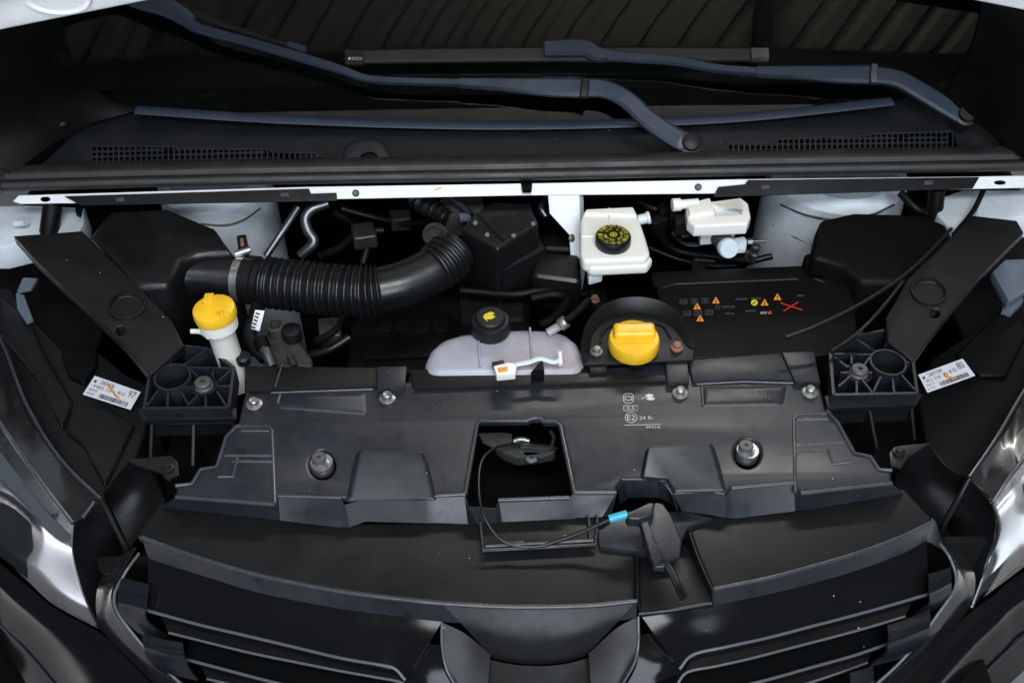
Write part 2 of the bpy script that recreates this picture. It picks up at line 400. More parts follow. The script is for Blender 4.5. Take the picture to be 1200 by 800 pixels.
# ---- scuttle panel under the windscreen
sp0 = U(600, 195, 1.035); q1 = U(600, 146, 1.055)
sn_ = Vector((0, -(q1.z-sp0.z), q1.y-sp0.y)).normalized()
SP = lambda x, y, h=0.0: UP(x, y, sp0+sn_*h, sn_)
LV = [(106, 171), (205, 172), (206, 174), (315, 175), (316, 178), (379, 180), (381, 193), (104, 200)]
RV = [(853, 169), (912, 166), (913, 163), (1021, 159), (1022, 157), (1117, 154), (1126, 183), (850, 186)]
scut = flat('scuttle_panel', [(28, 212), (95, 150), (112, 138), (165, 131), (350, 143), (600, 149), (850, 141), (1040, 121), (1075, 112), (1108, 112),
             (1140, 130), (1190, 190), (1000, 196), (600, 206), (200, 212)], [LV, RV], 'scuttle', van, 0.006, 0.0015, plane=(sp0, sn_),
             label='black plastic scuttle panel below the windscreen')
def vent(poly, cols, rows):
    bm = nb(); xs = [p[0] for p in poly]; x0, x1 = min(xs), max(xs)
    def yrange(x):
        ys = []
        for i in range(len(poly)):
            (ax, ay), (bx, by) = poly[i], poly[(i+1) % len(poly)]
            if min(ax, bx) <= x <= max(ax, bx) and abs(ax-bx) > 1.5:
                ys.append(ay+(by-ay)*(x-ax)/(bx-ax))
        return (min(ys), max(ys)) if len(ys) > 1 else None
    for k in range(cols+1):
        xx = x0+3+(x1-x0-6)*k/cols; yr = yrange(xx)
        if not yr: continue
        p, q = SP(xx, yr[0]-1, -0.002), SP(xx, yr[1]+1, -0.002)
        a_wall(bm, p, q, 0.004, 0.0026)
    for k in range(rows):
        t = (k+0.5)/rows
        pts = []
        for i in range(25):
            xx = x0+3+(x1-x0-6)*i/24; lo = 200-29*(xx-0)/1e9
            yb = poly[-1][1]+(poly[-2][1]-poly[-1][1])*(xx-poly[-1][0])/(poly[-2][0]-poly[-1][0])
            yy = yb-2-t*30; yr = yrange(xx)
            if yr and yy > yr[0]-0.5: pts.append(SP(xx, yy, -0.0025))
        for a, b in zip(pts, pts[1:]):
            if (b-a).length < 0.05: a_wall(bm, a, b, 0.004, 0.0028)
    f = finish('vent_grille', bm, 'vent', scut)
    return f
vent(LV, 42, 5); vent(RV, 42, 5)
bm = nb(); a_box(bm, SP(600, 175)+Vector((0, 0.03, -0.03)), 1.8, 0.13, 0.006); finish('drain_tray', bm, 'dark', scut)
surf('raised_boss', [[SP(401, 191, .001), SP(402, 176, .002), SP(412, 165, .002), SP(435, 161, .002), SP(450, 166, .002), SP(464, 190, .001)],
     [SP(405, 191, .006), SP(407, 178, .008), SP(416, 169, .008), SP(435, 165, .008), SP(447, 170, .008), SP(458, 190, .006)],
     [SP(420, 192, .008), SP(422, 184, .009), SP(426, 180, .010), SP(435, 178, .010), SP(442, 181, .009), SP(446, 191, .008)]], 'vent', scut, 4)

# pillar trims at both ends of the windscreen
surf('pillar_trim', [U3([(-40, 20, 1.36), (30, 20, 1.33), (62, 2, 1.36)]), U3([(-40, 90, 1.24), (45, 75, 1.22), (84, 66, 1.19)]),
     U3([(-30, 160, 1.12), (60, 115, 1.14), (114, 108, 1.10)]), U3([(10, 205, 1.05), (90, 150, 1.07), (168, 129, 1.066)])], 'dark', van, 6, 0.004,
     label='black trim at the foot of the windscreen pillar beside the air filter')
surf('pillar_trim', [U3([(1152, 0, 1.36), (1185, 10, 1.35), (1250, 30, 1.33)]), U3([(1138, 60, 1.21), (1170, 65, 1.23), (1250, 90, 1.24)]),
     U3([(1103, 105, 1.11), (1150, 110, 1.14), (1250, 150, 1.14)]), U3([(1075, 112, 1.08), (1140, 140, 1.08), (1215, 195, 1.05)])], 'dark', van, 6, 0.004,
     label='black trim at the foot of the windscreen pillar beside the battery cover')
tube('pillar_seal', U3([(26, 80, 1.15), (50, 105, 1.13), (68, 130, 1.10), (74, 150, 1.08)]), 0.012, 'black', van, 8)
bm = nb(); a_tube(bm, U3([(1182, 112, 1.12), (1186, 140, 1.09), (1192, 165, 1.07), (1200, 186, 1.05)]), 0.004, 8)
a_tube(bm, U3([(1182, 112, 1.12), (1215, 108, 1.12)]), 0.004, 8); finish('hinge_bracket', bm, 'alu', van)
prism('hinge_block', [(1184, 114), (1215, 112), (1215, 150), (1196, 152)], 1.08, 0.03, 'dark', van)
prism('hinge_block', [(12, 128), (30, 128), (31, 141), (22, 143), (12, 136)], 1.08, 0.02, 'cast', van)

# ---- bonnet standing open above the bay
bp, bn = Vector((0, 0.42, 1.36)), Vector((0, -0.97, -0.24)).normalized()
bon = flat('bonnet', [(-160, 65), (-60, 49), (0, 37), (90, 19), (180, 1), (300, -24), (450, -44), (600, -54), (800, -50), (1000, -25), (1130, 0),
            (1200, 14), (1300, 36), (1420, 60), (1600, -560), (-400, -560)], [ell(66, -3, 26, 9)], 'white', van, 0.03, 0.006, plane=(bp, bn),
            label='underside of the raised white bonnet')
flat('bonnet_bounce_blocker', [(-20, -2), (80, -20), (200, -38), (330, -58), (470, -74), (600, -80), (800, -76), (960, -58), (1110, -34), (1210, -12), (1330, -520), (-200, -520)], [], 'dark', bon, 0.012, 0.004, plane=(bp+bn*0.014, bn))  # unseen dark sheet added to keep white bonnet bounce off the plastics
lathe('bonnet_hinge_cup', [(0.05, 0), (0.047, 0.004), (0.044, 0.003), (0.03, -0.012), (0.012, -0.012)], UP(66, -3, bp+bn*0.001, bn), 'white', bon, ax=bn, n=24, ecc=0.6)

# ---- wipers
def gl(x, y, h=0.03): return UP(x, y, gp+gn*h, gn)
def ribbon(bm, pts, th=0.008, sub=5, lean=gn):
    """pts: (x, y, width_px, height) - a bevelled flat arm over the glass"""
    c = spline([gl(x, y, h) for x, y, wd, h in pts], sub)
    ws = spline([Vector((wd*0.0016, 0, 0)) for x, y, wd, h in pts], sub)
    prev = None
    for i, p in enumerate(c):
        t = (c[min(i+1, len(c)-1)]-c[max(i-1, 0)]).normalized(); s = t.cross(lean).normalized()*ws[i].x/2
        n_ = s.cross(t).normalized()*th/2
        if n_.dot(lean) < 0: n_ = -n_
        r_ = [bm.verts.new(q) for q in (p-s-n_, p-s+n_*0.3, p-s*0.7+n_, p+s*0.7+n_, p+s+n_*0.3, p+s-n_)]
        if prev:
            for k in range(6): bm.faces.new((prev[k], r_[k], r_[(k+1) % 6], prev[(k+1) % 6]))
        else: bm.faces.new(r_[::-1])
        prev = r_
    bm.faces.new(prev)
W1 = bpy.data.objects.new('windscreen_wiper', None); COL.objects.link(W1); W1.parent = van; WO[W1.name] = gl(808, 170); W1.location = gl(808, 170)-WO['van']
W1['label'] = 'wiper whose pivot sits beside the bulkhead seal above the brake reservoir'
bm = nb(); ribbon(bm, [(812, 170, 24, .034), (790, 160, 22, .036), (760, 140, 21, .04), (735, 117, 20, .043), (708, 104, 20, .043), (680, 103, 21, .042)], 0.011); finish('pivot_arm', bm, 'bluegrey', W1)
bm = nb(); ribbon(bm, [(684, 103, 22, .046), (640, 102, 20, .046), (590, 99, 14, .046), (538, 97, 10, .046)], 0.011); finish('arm_shell', bm, 'bluegrey', W1)
bm = nb(); ribbon(bm, [(541, 97, 8, .045), (470, 95, 8, .045), (430, 92, 8, .044), (400, 82, 10, .044), (355, 68, 11, .044), (290, 49, 11, .044), (232, 33, 12, .044), (218, 22, 18, .044), (196, 9, 22, .044), (160, -4, 26, .042), (110, -22, 20, .04)], 0.008); finish('arm_rod', bm, 'bluegrey', W1)
bm = nb(); ribbon(bm, [(357, 60, 6, .03), (320, 49, 7, .03), (270, 33, 8, .03), (215, 13, 8, .03), (150, -10, 8, .03)], 0.01); finish('blade', bm, 'cover', W1)
bm = nb(); ribbon(bm, [(359, 60, 9, .034), (338, 53, 9, .034)], 0.012, 2); finish('end_cap', bm, 'bluegrey', W1)
bm = nb(); ribbon(bm, [(686, 94, 9, .05), (685, 104, 9, .051), (684, 115, 9, .05)], 0.012, 3); finish('hinge_pin', bm, 'cover', W1)
bm = nb(); a_lathe(bm, [(0.021, -0.02), (0.021, 0.004), (0.016, 0.006), (0.015, 0.013), (0.012, 0.015)], gl(809, 169, 0.034), gn, 24); finish('pivot_nut', bm, 'black', W1)
W2 = bpy.data.objects.new('windscreen_wiper', None); COL.objects.link(W2); W2.parent = van; WO[W2.name] = gl(1128, 133); W2.location = gl(1128, 133)-WO['van']
W2['label'] = 'wiper with its whole blade lying level across the windscreen'
bm = nb(); ribbon(bm, [(1132, 138, 20, .034), (1105, 122, 20, .036), (1080, 107, 20, .04), (1052, 92, 19, .043), (1022, 87, 20, .042)], 0.011); finish('pivot_arm', bm, 'bluegrey', W2)
bm = nb(); ribbon(bm, [(1026, 87, 22, .046), (985, 87, 20, .046), (940, 85, 15, .046), (886, 84, 11, .046)], 0.011); finish('arm_shell', bm, 'bluegrey', W2)
bm = nb(); ribbon(bm, [(889, 84, 9, .045), (840, 80, 9, .045), (790, 71, 10, .045), (735, 67, 11, .046), (705, 64, 14, .046)], 0.009); finish('arm_rod', bm, 'bluegrey', W2)
bm = nb(); ribbon(bm, [(712, 65, 13, .048), (698, 63, 17, .05), (688, 57, 19, .052), (672, 56, 20, .052), (638, 57, 18, .052)], 0.014, 4); finish('blade_adapter', bm, 'bluegrey', W2)
bm = nb(); ribbon(bm, [(406, 67, 15, .03), (520, 65, 16, .031), (650, 64, 16, .032), (780, 64, 16, .031), (898, 64, 14, .03)], 0.010, 4); finish('blade', bm, 'rubber', W2)
bm = nb(); ribbon(bm, [(405, 67, 18, .035), (426, 66.5, 18, .035)], 0.012, 2); finish('end_cap', bm, 'black', W2)
bm = nb(); ribbon(bm, [(880, 64, 16, .035), (900, 64, 16, .035)], 0.012, 2); finish('end_cap', bm, 'alu', W2)
bm = nb(); ribbon(bm, [(1024, 77, 8, .05), (1023, 88, 9, .051), (1023, 98, 8, .05)], 0.012, 3); finish('hinge_pin', bm, 'alu', W2)
bm = nb(); a_lathe(bm, [(0.02, -0.02), (0.02, 0.004), (0.015, 0.006), (0.014, 0.013)], gl(1131, 136, 0.034), gn, 24); finish('pivot_nut', bm, 'black', W2)
bm = nb(); a_text(bm, 'BOSCH', box_px(412.5, 67, 424, 70.5), lambda x, y: gl(x, y, 0.0425)); a_poly(bm, ell(409.5, 68.8, 1.6, 1.7, 10), lambda x, y: gl(x, y, 0.0425)); finish('printed_text', bm, 'wprint', W2)

# ---- bulkhead seal and rail
path = [(4, 214), (20, 211), (300, 204), (600, 199), (900, 193), (1190, 188), (1230, 187)]
pr = [(.040, -.012), (.036, .004), (.026, .009), (.012, .0095), (.005, .006), (.002, .001), (-.004, .003), (-.011, .004), (-.016, .000), (-.018, -.006), (-.015, -.012)]
rows = []
for (y_, z_) in pr: rows.append([U(x, y, 1.045)+Vector((0, y_, z_)) for x, y in path])
seal = surf('bulkhead_seal', rows, 'rubber', van, 3, label='long black rubber bulkhead seal below the scuttle panel')
rp, rn = U(600, 221, 1.02), Vector((0, -0.72, 0.69)).normalized()
def rail(name, px, m, h=0.0, holes=(), label=None, th=0.003, parent=van): return flat(name, px, holes, m, parent, th, 0.0007, plane=(rp+rn*h, rn), label=label)
wr = rail('bulkhead_rail', [(15, 236), (22, 229), (362, 219), (620, 215), (873, 210), (1140, 207), (1250, 205), (1250, 219), (1140, 221.5), (870, 226.5), (612, 229), (362, 234), (90, 238), (24, 239)],
          'white', 0, [ell(53, 233.5, 6, 3), ell(1172, 214, 7, 2.6)], label='white painted bulkhead rail with bolt holes')
rail('rail_cover', [(75, 230), (362, 221), (364, 227), (394, 226), (395, 235.5), (95, 241)], 'dark', 0.006)
rail('rail_cover', [(842, 219), (873, 216), (877, 211), (1148, 207.5), (1140, 221), (875, 230), (836, 231)], 'dark', 0.006)
for x, y in ((140, 234), (333, 228.5), (897, 219.5), (1088, 214.5)): rail('cover_slot', [(x-5, y-2.5), (x+5, y-3), (x+6, y+2), (x-4, y+2.5)], 'ink', 0.0066, th=0.001, parent=wr)
for (x, y) in ((417, 226.5), (818, 219.5)):
    bm = nb(); a_lathe(bm, [(0.006, 0), (0.006, 0.003), (0.004, 0.0045)], UP(x, y, rp+rn*0.0, rn), rn, 14); finish('bolt', bm, 'cast', wr)
bm = nb(); a_line(bm, [(510, 222.5), (517, 220)], 1.4, lambda x, y: UP(x, y, rp+rn*0.0006, rn)); finish('rust_mark', bm, 'oprint', wr)
prism('clip', [(610, 211), (624, 211), (623, 221), (612, 221)], 1.03, 0.01, 'dark', van, 0.002)
prism('clip', [(88, 238), (96, 238), (93, 251), (88, 248)], 1.0, 0.01, 'dark', van, 0.001)

# ---- white front struts / towers
def tower(px, py, zc, rr, ht, seams, label):
    c = U(px, py, zc)
    t = lathe('suspension_tower', [(rr*1.02, -0.45), (rr, 0.0), (rr*0.97, ht*0.8), (rr*0.8, ht), (rr*0.3, ht*1.05)], c+Vector((0, rr*0.9, 0)), 'tower', van, n=48, label=label)
    for s in seams:
        pts = []
        for (x, y) in s:
            d = ray(x, y); o_ = CAM-(c+Vector((0, rr*0.9, 0))); A = d.x**2+d.y**2; B = 2*(d.x*o_.x+d.y*o_.y); C_ = o_.x**2+o_.y**2-(rr*0.99)**2
            D = B*B-4*A*C_
            if D > 0: pts.append(CAM+d*((-B-math.sqrt(D))/(2*A)))
        if len(pts) > 2: tube('seam', pts, 0.0018, 'cast', t, 6)
tower(250, 285, 0.88, 0.105, 0.09, [[(235, 262), (262, 264), (285, 258), (305, 244)]], 'white painted suspension tower behind the air filter box')
tower(990, 285, 0.88, 0.130, 0.09, [[(915, 240), (945, 252), (985, 258), (1020, 252), (1048, 240)], [(906, 263), (930, 277), (952, 287)]], 'white painted suspension tower behind the battery cover')
# white inner wings
for px_, z_, lb in (([(-30, 242), (20, 240), (55, 240), (50, 278), (0, 290), (-30, 290)], 0.97, 'white inner wing corner beside the black brace'),
                    ([(68, 241), (100, 243), (98, 262), (90, 278), (64, 276)], 0.965, None),
                    ([(1100, 232), (1128, 222), (1160, 222), (1148, 250), (1118, 272), (1098, 252)], 0.97, None),
                    ([(1150, 222), (1240, 222), (1240, 252), (1142, 256)], 0.975, None)):
    prism('inner_wing', px_, z_, 0.05, 'tower', van, 0.006, label=lb)
prism('lamp_bracket', [(1178, 304), (1205, 303), (1215, 330), (1182, 352), (1163, 318)], 0.93, 0.02, 'blueb', van, 0.003)  # white body metal; its shade is put into the blue-grey colour
prism('lamp_bracket', [(1176, 352), (1196, 340), (1200, 352), (1186, 366), (1175, 362)], 0.90, 0.015, 'blueb', van, 0.002)  # shaded white body metal again, darkened by colour
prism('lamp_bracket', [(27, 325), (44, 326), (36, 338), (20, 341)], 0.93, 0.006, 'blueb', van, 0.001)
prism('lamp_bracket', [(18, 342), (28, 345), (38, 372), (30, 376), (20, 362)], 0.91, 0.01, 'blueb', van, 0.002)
tube('wing_stud', [U(18, 262, .98), U(30, 261, .985)], 0.006, 'tower', van, 8)
tube('post', U3([(62, 240, 1.0), (57, 276, .96)]), 0.016, 'dark', van, 10)
tube('post', U3([(1098, 222, 1.0), (1095, 256, .95)]), 0.014, 'dark', van, 10)
tube('cable', U3([(1153, 222, 1.0), (1140, 248, .99), (1118, 275, .98)]), 0.0045, 'dark', van, 8, label='black cable crossing the white inner wing')
tube('cable', U3([(1055, 226, 1.0), (1072, 243, .99), (1085, 250, .98)]), 0.007, 'dark', van, 8)

# ---- air filter box, hose, intake box
ab = prism('air_filter_box', [(104, 276), (128, 246), (197, 243), (252, 266), (264, 284), (274, 296), (232, 297), (212, 306), (197, 334), (158, 336)], 1.008, 0.25, 'hose', van, 0.012, 3,
           label='large black air filter box behind the brace')
bm = nb()
A0, A1 = U(206, 321, .955), U(284, 326, .955)
a_lathe(bm, [(0.046, -0.01), (0.044, 0.006), (0.039, 0.018), (0.0365, 0.03), (0.0355, (A1-A0).length)], A0, A1-A0, 36); finish('outlet_pipe', bm, 'hose', ab)
prism('sensor_plug', [(277, 276), (288, 274), (290, 290), (279, 292)], 1.0, 0.03, 'black', ab, 0.002)
prism('plug_tag', [(281, 279), (285, 278), (286, 287), (282, 288)], 1.002, 0.003, 'rust', ab, 0.0005)
hp = [U(288, 327, .955), U(330, 333, .955), U(380, 338, .955), U(428, 341, .955), U(462, 336, .957), U(492, 325, .96), U(514, 312, .965), U(534, 293, .97)]
def hr(t):
    if t < 0.05: return 0.041
    if t < 0.075: return 0.037
    if t < 0.50: return 0.0435-0.006*abs(math.cos((t-0.075)/0.425*math.pi*18))**3
    if t < 0.82: return 0.0385
    if t < 0.97: return 0.042-0.006*abs(math.cos((t-0.82)/0.15*math.pi*4))**3
    return 0.038
hose = tube('air_intake_hose', hp, 0.045, 'hose', van, 40, 40, 'black corrugated air hose bending into a smooth elbow', rad=hr)
c0 = U(284, 326, .955); dx = (U(330, 333, .955)-U(288, 327, .955)).normalized()
lathe('hose_clamp', [(0.0395, -0.007), (0.0405, -0.0068), (0.0405, 0.0068), (0.0395, 0.007)], c0, 'bright', hose, ax=dx, n=40)
tube('clamp_screw', [c0+Vector((-.006, .012, .042)), c0+Vector((.018, .02, .045))], 0.006, 'zinc', hose, 10)
rb = lathe('hose_hook', [(0.016, -0.004), (0.022, -0.004), (0.022, 0.004), (0.016, 0.004), (0.016, -0.004)], U(510, 276, .985), 'hose', van, ax=(0.2, -0.5, 0.9), n=24)
ib = prism('intake_box', [(583, 292), (540, 268), (554, 252), (575, 236), (622, 238), (631, 262)], 0.995, 0.10, 'hose', van, 0.006, 3, draft=0.004, label='black ribbed intake box at the end of the air hose')
prism('box_base', [(585, 318), (536, 292), (560, 262), (626, 262), (640, 290)], 0.945, 0.10, 'black', ib, 0.006, 3, draft=0.004)
bm = nb()
for (x0, y0, x1, y1) in ((557, 261, 556, 288), (571, 275, 568, 300), (602, 276, 602, 303), (625, 262, 624, 287)):
    a, b = U(x0, y0, 0.998), U(x0, y0, 0.90); b.y -= 0.004; a_tube(bm, [a, b], 0.004, 8, 1)
a_tube(bm, [U(560, 250, .996), U(590, 282, .996)], 0.003, 6, 1)
finish('box_ribs', bm, 'hose', ib)
prism('air_duct', [(630, 293), (680, 297), (682, 330), (622, 322)], 0.93, 0.08, 'hose', van, 0.012, 3)
prism('air_duct', [(632, 272), (672, 274), (674, 292), (634, 290)], 0.935, 0.08, 'dark', van, 0.012, 3)

# ---- engine top, seen dimly between the hose and the panel
eng = prism('engine_cover', [(424, 352), (530, 344), (532, 336), (615, 338), (622, 350), (622, 400), (620, 432), (405, 436), (412, 380)], 0.86, 0.2, 'dark', van, 0.008, 3, label='dark engine cover below the air hose')
for i, x in enumerate((441, 463, 486, 508)):
    prism('cover_pad', [(x, 372-i*2), (x+19, 371-i*2), (x+18, 388), (x-1, 389)], 0.868, 0.02, 'dark', eng, 0.004)
prism('cover_pad', [(428, 395), (560, 390), (552, 416), (424, 420)], 0.867, 0.02, 'dark', eng, 0.004)
prism('cover_pad', [(538, 342), (608, 342), (614, 352), (614, 376), (540, 378)], 0.868, 0.02, 'black', eng, 0.005)
tube('wiring_hose', U3([(622, 350, .90), (650, 345, .90), (665, 352, .90), (650, 372, .90), (632, 382, .90)]), 0.009, 'dark', van, 10)
tube('wiring_hose', U3([(540, 340, .90), (600, 345, .90), (640, 340, .9), (690, 345, .88)]), 0.008, 'dark', van, 10)
for q_ in ([(392, 250, .84), (415, 262, .83), (430, 285, .82), (425, 310, .80)], [(400, 244, .86), (440, 255, .84), (480, 262, .84), (505, 258, .86)],
           [(770, 270, .86), (790, 292, .85), (830, 300, .85), (880, 306, .86)], [(760, 290, .84), (800, 305, .83), (850, 312, .84), (905, 300, .86)],
           [(640, 262, .86), (655, 285, .86), (665, 310, .85)], [(375, 300, .86), (398, 290, .85), (420, 272, .84), (450, 270, .84)],
           [(370, 400, .86), (395, 385, .85), (405, 360, .84), (400, 330, .83)], [(350, 420, .86), (385, 410, .85), (410, 395, .86)]):
    tube('wiring_hose', U3(q_), 0.006+0.004*random.random(), 'black', van, 10)
for q_ in ([(410, 262), (436, 258), (442, 276), (414, 280)], [(815, 292), (842, 294), (840, 306), (812, 304)], [(372, 372), (398, 370), (400, 392), (374, 394)], [(455, 246), (480, 244), (482, 256), (458, 258)]):
    prism('pipe_clip', q_, 0.85, 0.03, 'cast', van, 0.005, 3)
prism('motor_mount', [(690, 338), (710, 336), (714, 356), (694, 360)], 0.90, 0.05, 'dark', van, 0.006)

# pipes near the tower
tube('coolant_pipe', U3([(350, 242, .98), (340, 258, .96), (328, 276, .94), (312, 300, .92)]), 0.0065, 'alu', van, 10)
tube('coolant_pipe', U3([(384, 238, .985), (366, 245, .98), (358, 256, .97), (361, 270, .955), (368, 284, .94), (352, 300, .92)]), 0.009, 'alu', van, 12)
bm = nb(); a_tube(bm, U3([(486, 232, .96), (500, 242, .96), (514, 250, .955), (524, 258, .95)]), 0.017, 12, 8, rad=lambda t: 0.016+0.003*math.sin(t*40)); finish('vacuum_hose', bm, 'black', van)
prism('vacuum_pump', [(514, 234), (522, 230), (566, 231), (568, 246), (548, 252), (520, 252)], 0.96, 0.05, 'cast', van, 0.005)
tube('vacuum_pipe', U3([(528, 231, .98), (540, 240, .975), (552, 252, .97)]), 0.006, 'alu', van, 8)
prism('connector', [(538, 250), (550, 249), (552, 254), (539, 255)], 0.972, 0.01, 'blueb', van, 0.001)
tube('wiring_hose', U3([(640, 232, .96), (634, 243, .96), (640, 254, .95)]), 0.006, 'alu', van, 8)

# ---- washer filler with yellow cap (leaning neck)
ax = (U(247, 352, 1.07)-U(268, 418, .955)).normalized()
wf = bpy.data.objects.new('washer_filler', None); COL.objects.link(wf); wf.parent = van; b0 = U(269, 420, .955); WO[wf.name] = b0; wf.location = b0-WO['van']
wf['label'] = 'white filler neck with an orange-yellow cap'
ln = (U(250, 362, 1.05)-b0).length
lathe('neck', [(0.021, -0.06), (0.020, ln*0.62), (0.022, ln*0.66), (0.0285, ln*0.70), (0.030, ln*0.97)], b0, 'reservoir', wf, ax=ax, n=32)
ct = b0+ax*ln*0.9
lathe('cap', [(0.027, 0), (0.0312, 0.001), (0.0318, 0.004), (0.0318, 0.014), (0.0305, 0.018), (0.026, 0.0195), (0.01, 0.0202)], ct, 'yellow', wf, ax=ax, n=40, knurl=0.012)
u_, v_, a_ = frame_of(ax)
bm = nb(); a_box(bm, ct+a_*0.0195-Vector((0.010, -0.019, 0)), 0.020, 0.014, 0.005, Matrix((u_, v_, a_)).transposed()); bevel(bm, 0.002); finish('cap_tab', bm, 'yellow', wf)
bm = nb(); pq = ct+a_*0.0215
def PC(x, y): return UP(x, y, pq, a_)
a_line(bm, [(253, 367), (257, 365), (258, 372)], 0.9, PC); a_line(bm, [(258, 365), (262, 364), (262, 371)], 0.9, PC); a_line(bm, [(265, 367), (268, 365)], 0.9, PC); finish('cap_marking', bm, 'oprint', wf)
tube('strap', U3([(224, 388, 1.0), (236, 389, 1.0), (246, 396, .99)]), 0.004, 'reservoir', wf, 6)
# aircon pipes and bracket beside it
tube('aircon_hose', U3([(303, 356, .93), (298, 375, .93), (292, 390, .925), (298, 405, .92), (312, 420, .91)]), 0.012, 'cover', van, 12, label='black aircon hose with a small white label')
bm = nb()
def PS(x, y): return UP(x, y, U(301, 374, .946), Vector((0.2, -0.6, 0.75)))
a_poly(bm, [(299, 363), (310, 364), (304, 388), (294, 385)], PS); st = finish('hose_label', bm, 'paper', van)
bm = nb()
for i in range(5): a_line(bm, [(300+1.0-i*1.3, 367+i*4), (303.5-i*1.3, 368+i*4)], 2.2, lambda x, y: PS(x, y)+Vector((0, -.0006, .0006)))
finish('printed_text', bm, 'ink', st)
prism('aircon_bracket', [(316, 384), (350, 382), (352, 402), (366, 420), (366, 430), (318, 430), (305, 405)], 0.905, 0.03, 'cast', van, 0.006, 3)
lathe('bracket_boss', [(0.014, 0), (0.014, 0.02), (0.009, 0.021), (0.008, 0.01)], U(325, 392, .905), 'cast', van, n=20)
lathe('bracket_boss', [(0.016, 0), (0.016, 0.02), (0.012, 0.022)], U(343, 396, .905), 'black', van, n=20)
tube('aircon_fitting', U3([(307, 404, .935), (313, 415, .93), (319, 430, .92)]), 0.009, 'alu', van, 12)
tube('aircon_fitting', [U(305, 398, .94), U(309, 408, .935)], 0.012, 'dark', van, 12)
tube('aircon_fitting', U3([(340, 418, .925), (345, 430, .925)]), 0.006, 'alu', van, 10)
lathe('rubber_plug', [(0.011, 0), (0.012, 0.012), (0.009, 0.015), (0.004, 0.014)], U(286, 424, .955), 'black', van, n=20)

# ---- coolant tank
tank = prism('coolant_tank', [(496, 438), (497, 420), (503, 406), (517, 394), (540, 387), (572, 383), (612, 381), (645, 382), (664, 387), (678, 398), (685, 412), (687, 436)], 0.965, 0.13, 'tank', van, 0.028, 6,
             label='milky coolant expansion tank with a black cap', smooth=60)
tc = U(575, 388, .965)
lathe('tank_cap', [(0.030, 0.0), (0.0315, 0.004), (0.0315, 0.020), (0.029, 0.025), (0.024, 0.0262), (0.0235, 0.031), (0.021, 0.033), (0.005, 0.0335)], tc, 'black', tank, n=48, knurl=0.03)
bm = nb(); zt = tc.z+0.0342
a_poly(bm, [(568, 368), (575, 365), (580, 367), (577, 369), (581, 371), (576, 374), (570, 374), (566, 371)], PZ(zt)); a_line(bm, [(567, 372), (571, 376)], 1, PZ(zt)); finish('cap_print', bm, 'yprint', tank)
for l_ in ([(560, 391, .967), (563, 430, .967)], [(621, 384, .968), (624, 425, .968)]): beads('moulded_seam', [l_], 0.0018, 'tank', tank)
tube('tank_spigot', U3([(642, 390, .968), (652, 384, .975), (662, 377, .985)]), 0.007, 'tank', tank, 10)
lathe('spigot_clamp', [(0.010, -0.006), (0.0105, -0.005), (0.0105, 0.005), (0.010, 0.006)], U(660, 378.5, .983), 'zinc', tank, ax=U(662, 377, .985)-U(652, 384, .975), n=20)
tube('overflow_hose', U3([(662, 377, .985), (676, 366, .985), (690, 352, .98)]), 0.006, 'dark', van, 10)

# ---- oil filler plate
oz = 0.965
op = flat('oil_filler_plate', [(685, 427), (683, 409), (688, 387), (701, 372), (722, 362), (748, 359), (775, 364), (795, 376), (806, 393), (814, 408), (812, 421)], [], 'black', van, 0.006, 0.001, z=oz,
          label='black D-shaped plate holding the big yellow oil filler cap')
bm = nb()
rim = spline([U(x, y, oz) for x, y in [(685, 424), (684, 409), (689, 389), (702, 374), (722, 364), (748, 361), (774, 366), (793, 378), (804, 394), (812, 408)]], 5)
ctr = U(745, 395, oz)
rr_ = [[], [], []]
for i, p in enumerate(rim):
    t = i/(len(rim)-1); h = 0.004+0.018*math.sin(math.pi*t)**0.6
    d = (p-ctr); d.z = 0; d.normalize()
    rr_[0].append(p-d*0.010); rr_[1].append(p+Vector((0, 0, h*0.7))-d*0.003); rr_[2].append(p+Vector((0, 0, h))+d*0.003)
for k in range(2):
    for i in range(len(rim)-1):
        bm.faces.new([bm.verts.new(v) for v in (rr_[k][i], rr_[k][i+1], rr_[k+1][i+1], rr_[k+1][i])])
bmesh.ops.remove_doubles(bm, verts=bm.verts, dist=1e-5); bmesh.ops.solidify(bm, geom=bm.faces[:], thickness=0.003)
finish('plate_rim', bm, 'black', op, 60)
beads('plate_ridge', [[(703, 402), (707, 389), (720, 380), (748, 376), (775, 381), (786, 396)]], 0.002, 'black', op, z=oz+0.001, sub=5)
oc = U(742, 408, oz)
cap = lathe('oil_cap', [(0.034, 0), (0.038, 0.002), (0.039, 0.006), (0.039, 0.020), (0.037, 0.0245), (0.030, 0.0265), (0.01, 0.027)], oc, 'yellow', op, n=48, smooth=45)
bm = nb()
gx = Vector((1, -0.04, 0)).normalized()
a_box(bm, oc+Vector((0, 0.006, 0.030)), 0.064, 0.028, 0.018); bevel(bm, 0.008, 4); finish('oil_cap_grip', bm, 'yellow', op, 60)
bm = nb(); a_box(bm, oc+Vector((0, -0.0005, -0.002)), 0.02, 0.0801, 0.004); finish('cap_seat', bm, 'dark', op)
for (x, y, m) in ((699, 413, 'zinc'), (793, 408, 'rust')):
    lathe('bolt', [(0.0095, 0), (0.0095, 0.003), (0.0065, 0.004), (0.0062, 0.010), (0.004, 0.011)], U(x, y, oz+0.001), m, op, n=12)
lathe('bolt', [(0.0085, 0), (0.0085, 0.003), (0.006, 0.004), (0.0058, 0.009)], U(697, 352, .90), 'rust', van, n=6)
prism('plate_stay', [(690, 425), (712, 424), (711, 436), (691, 437)], oz-0.004, 0.03, 'black', van, 0.002)

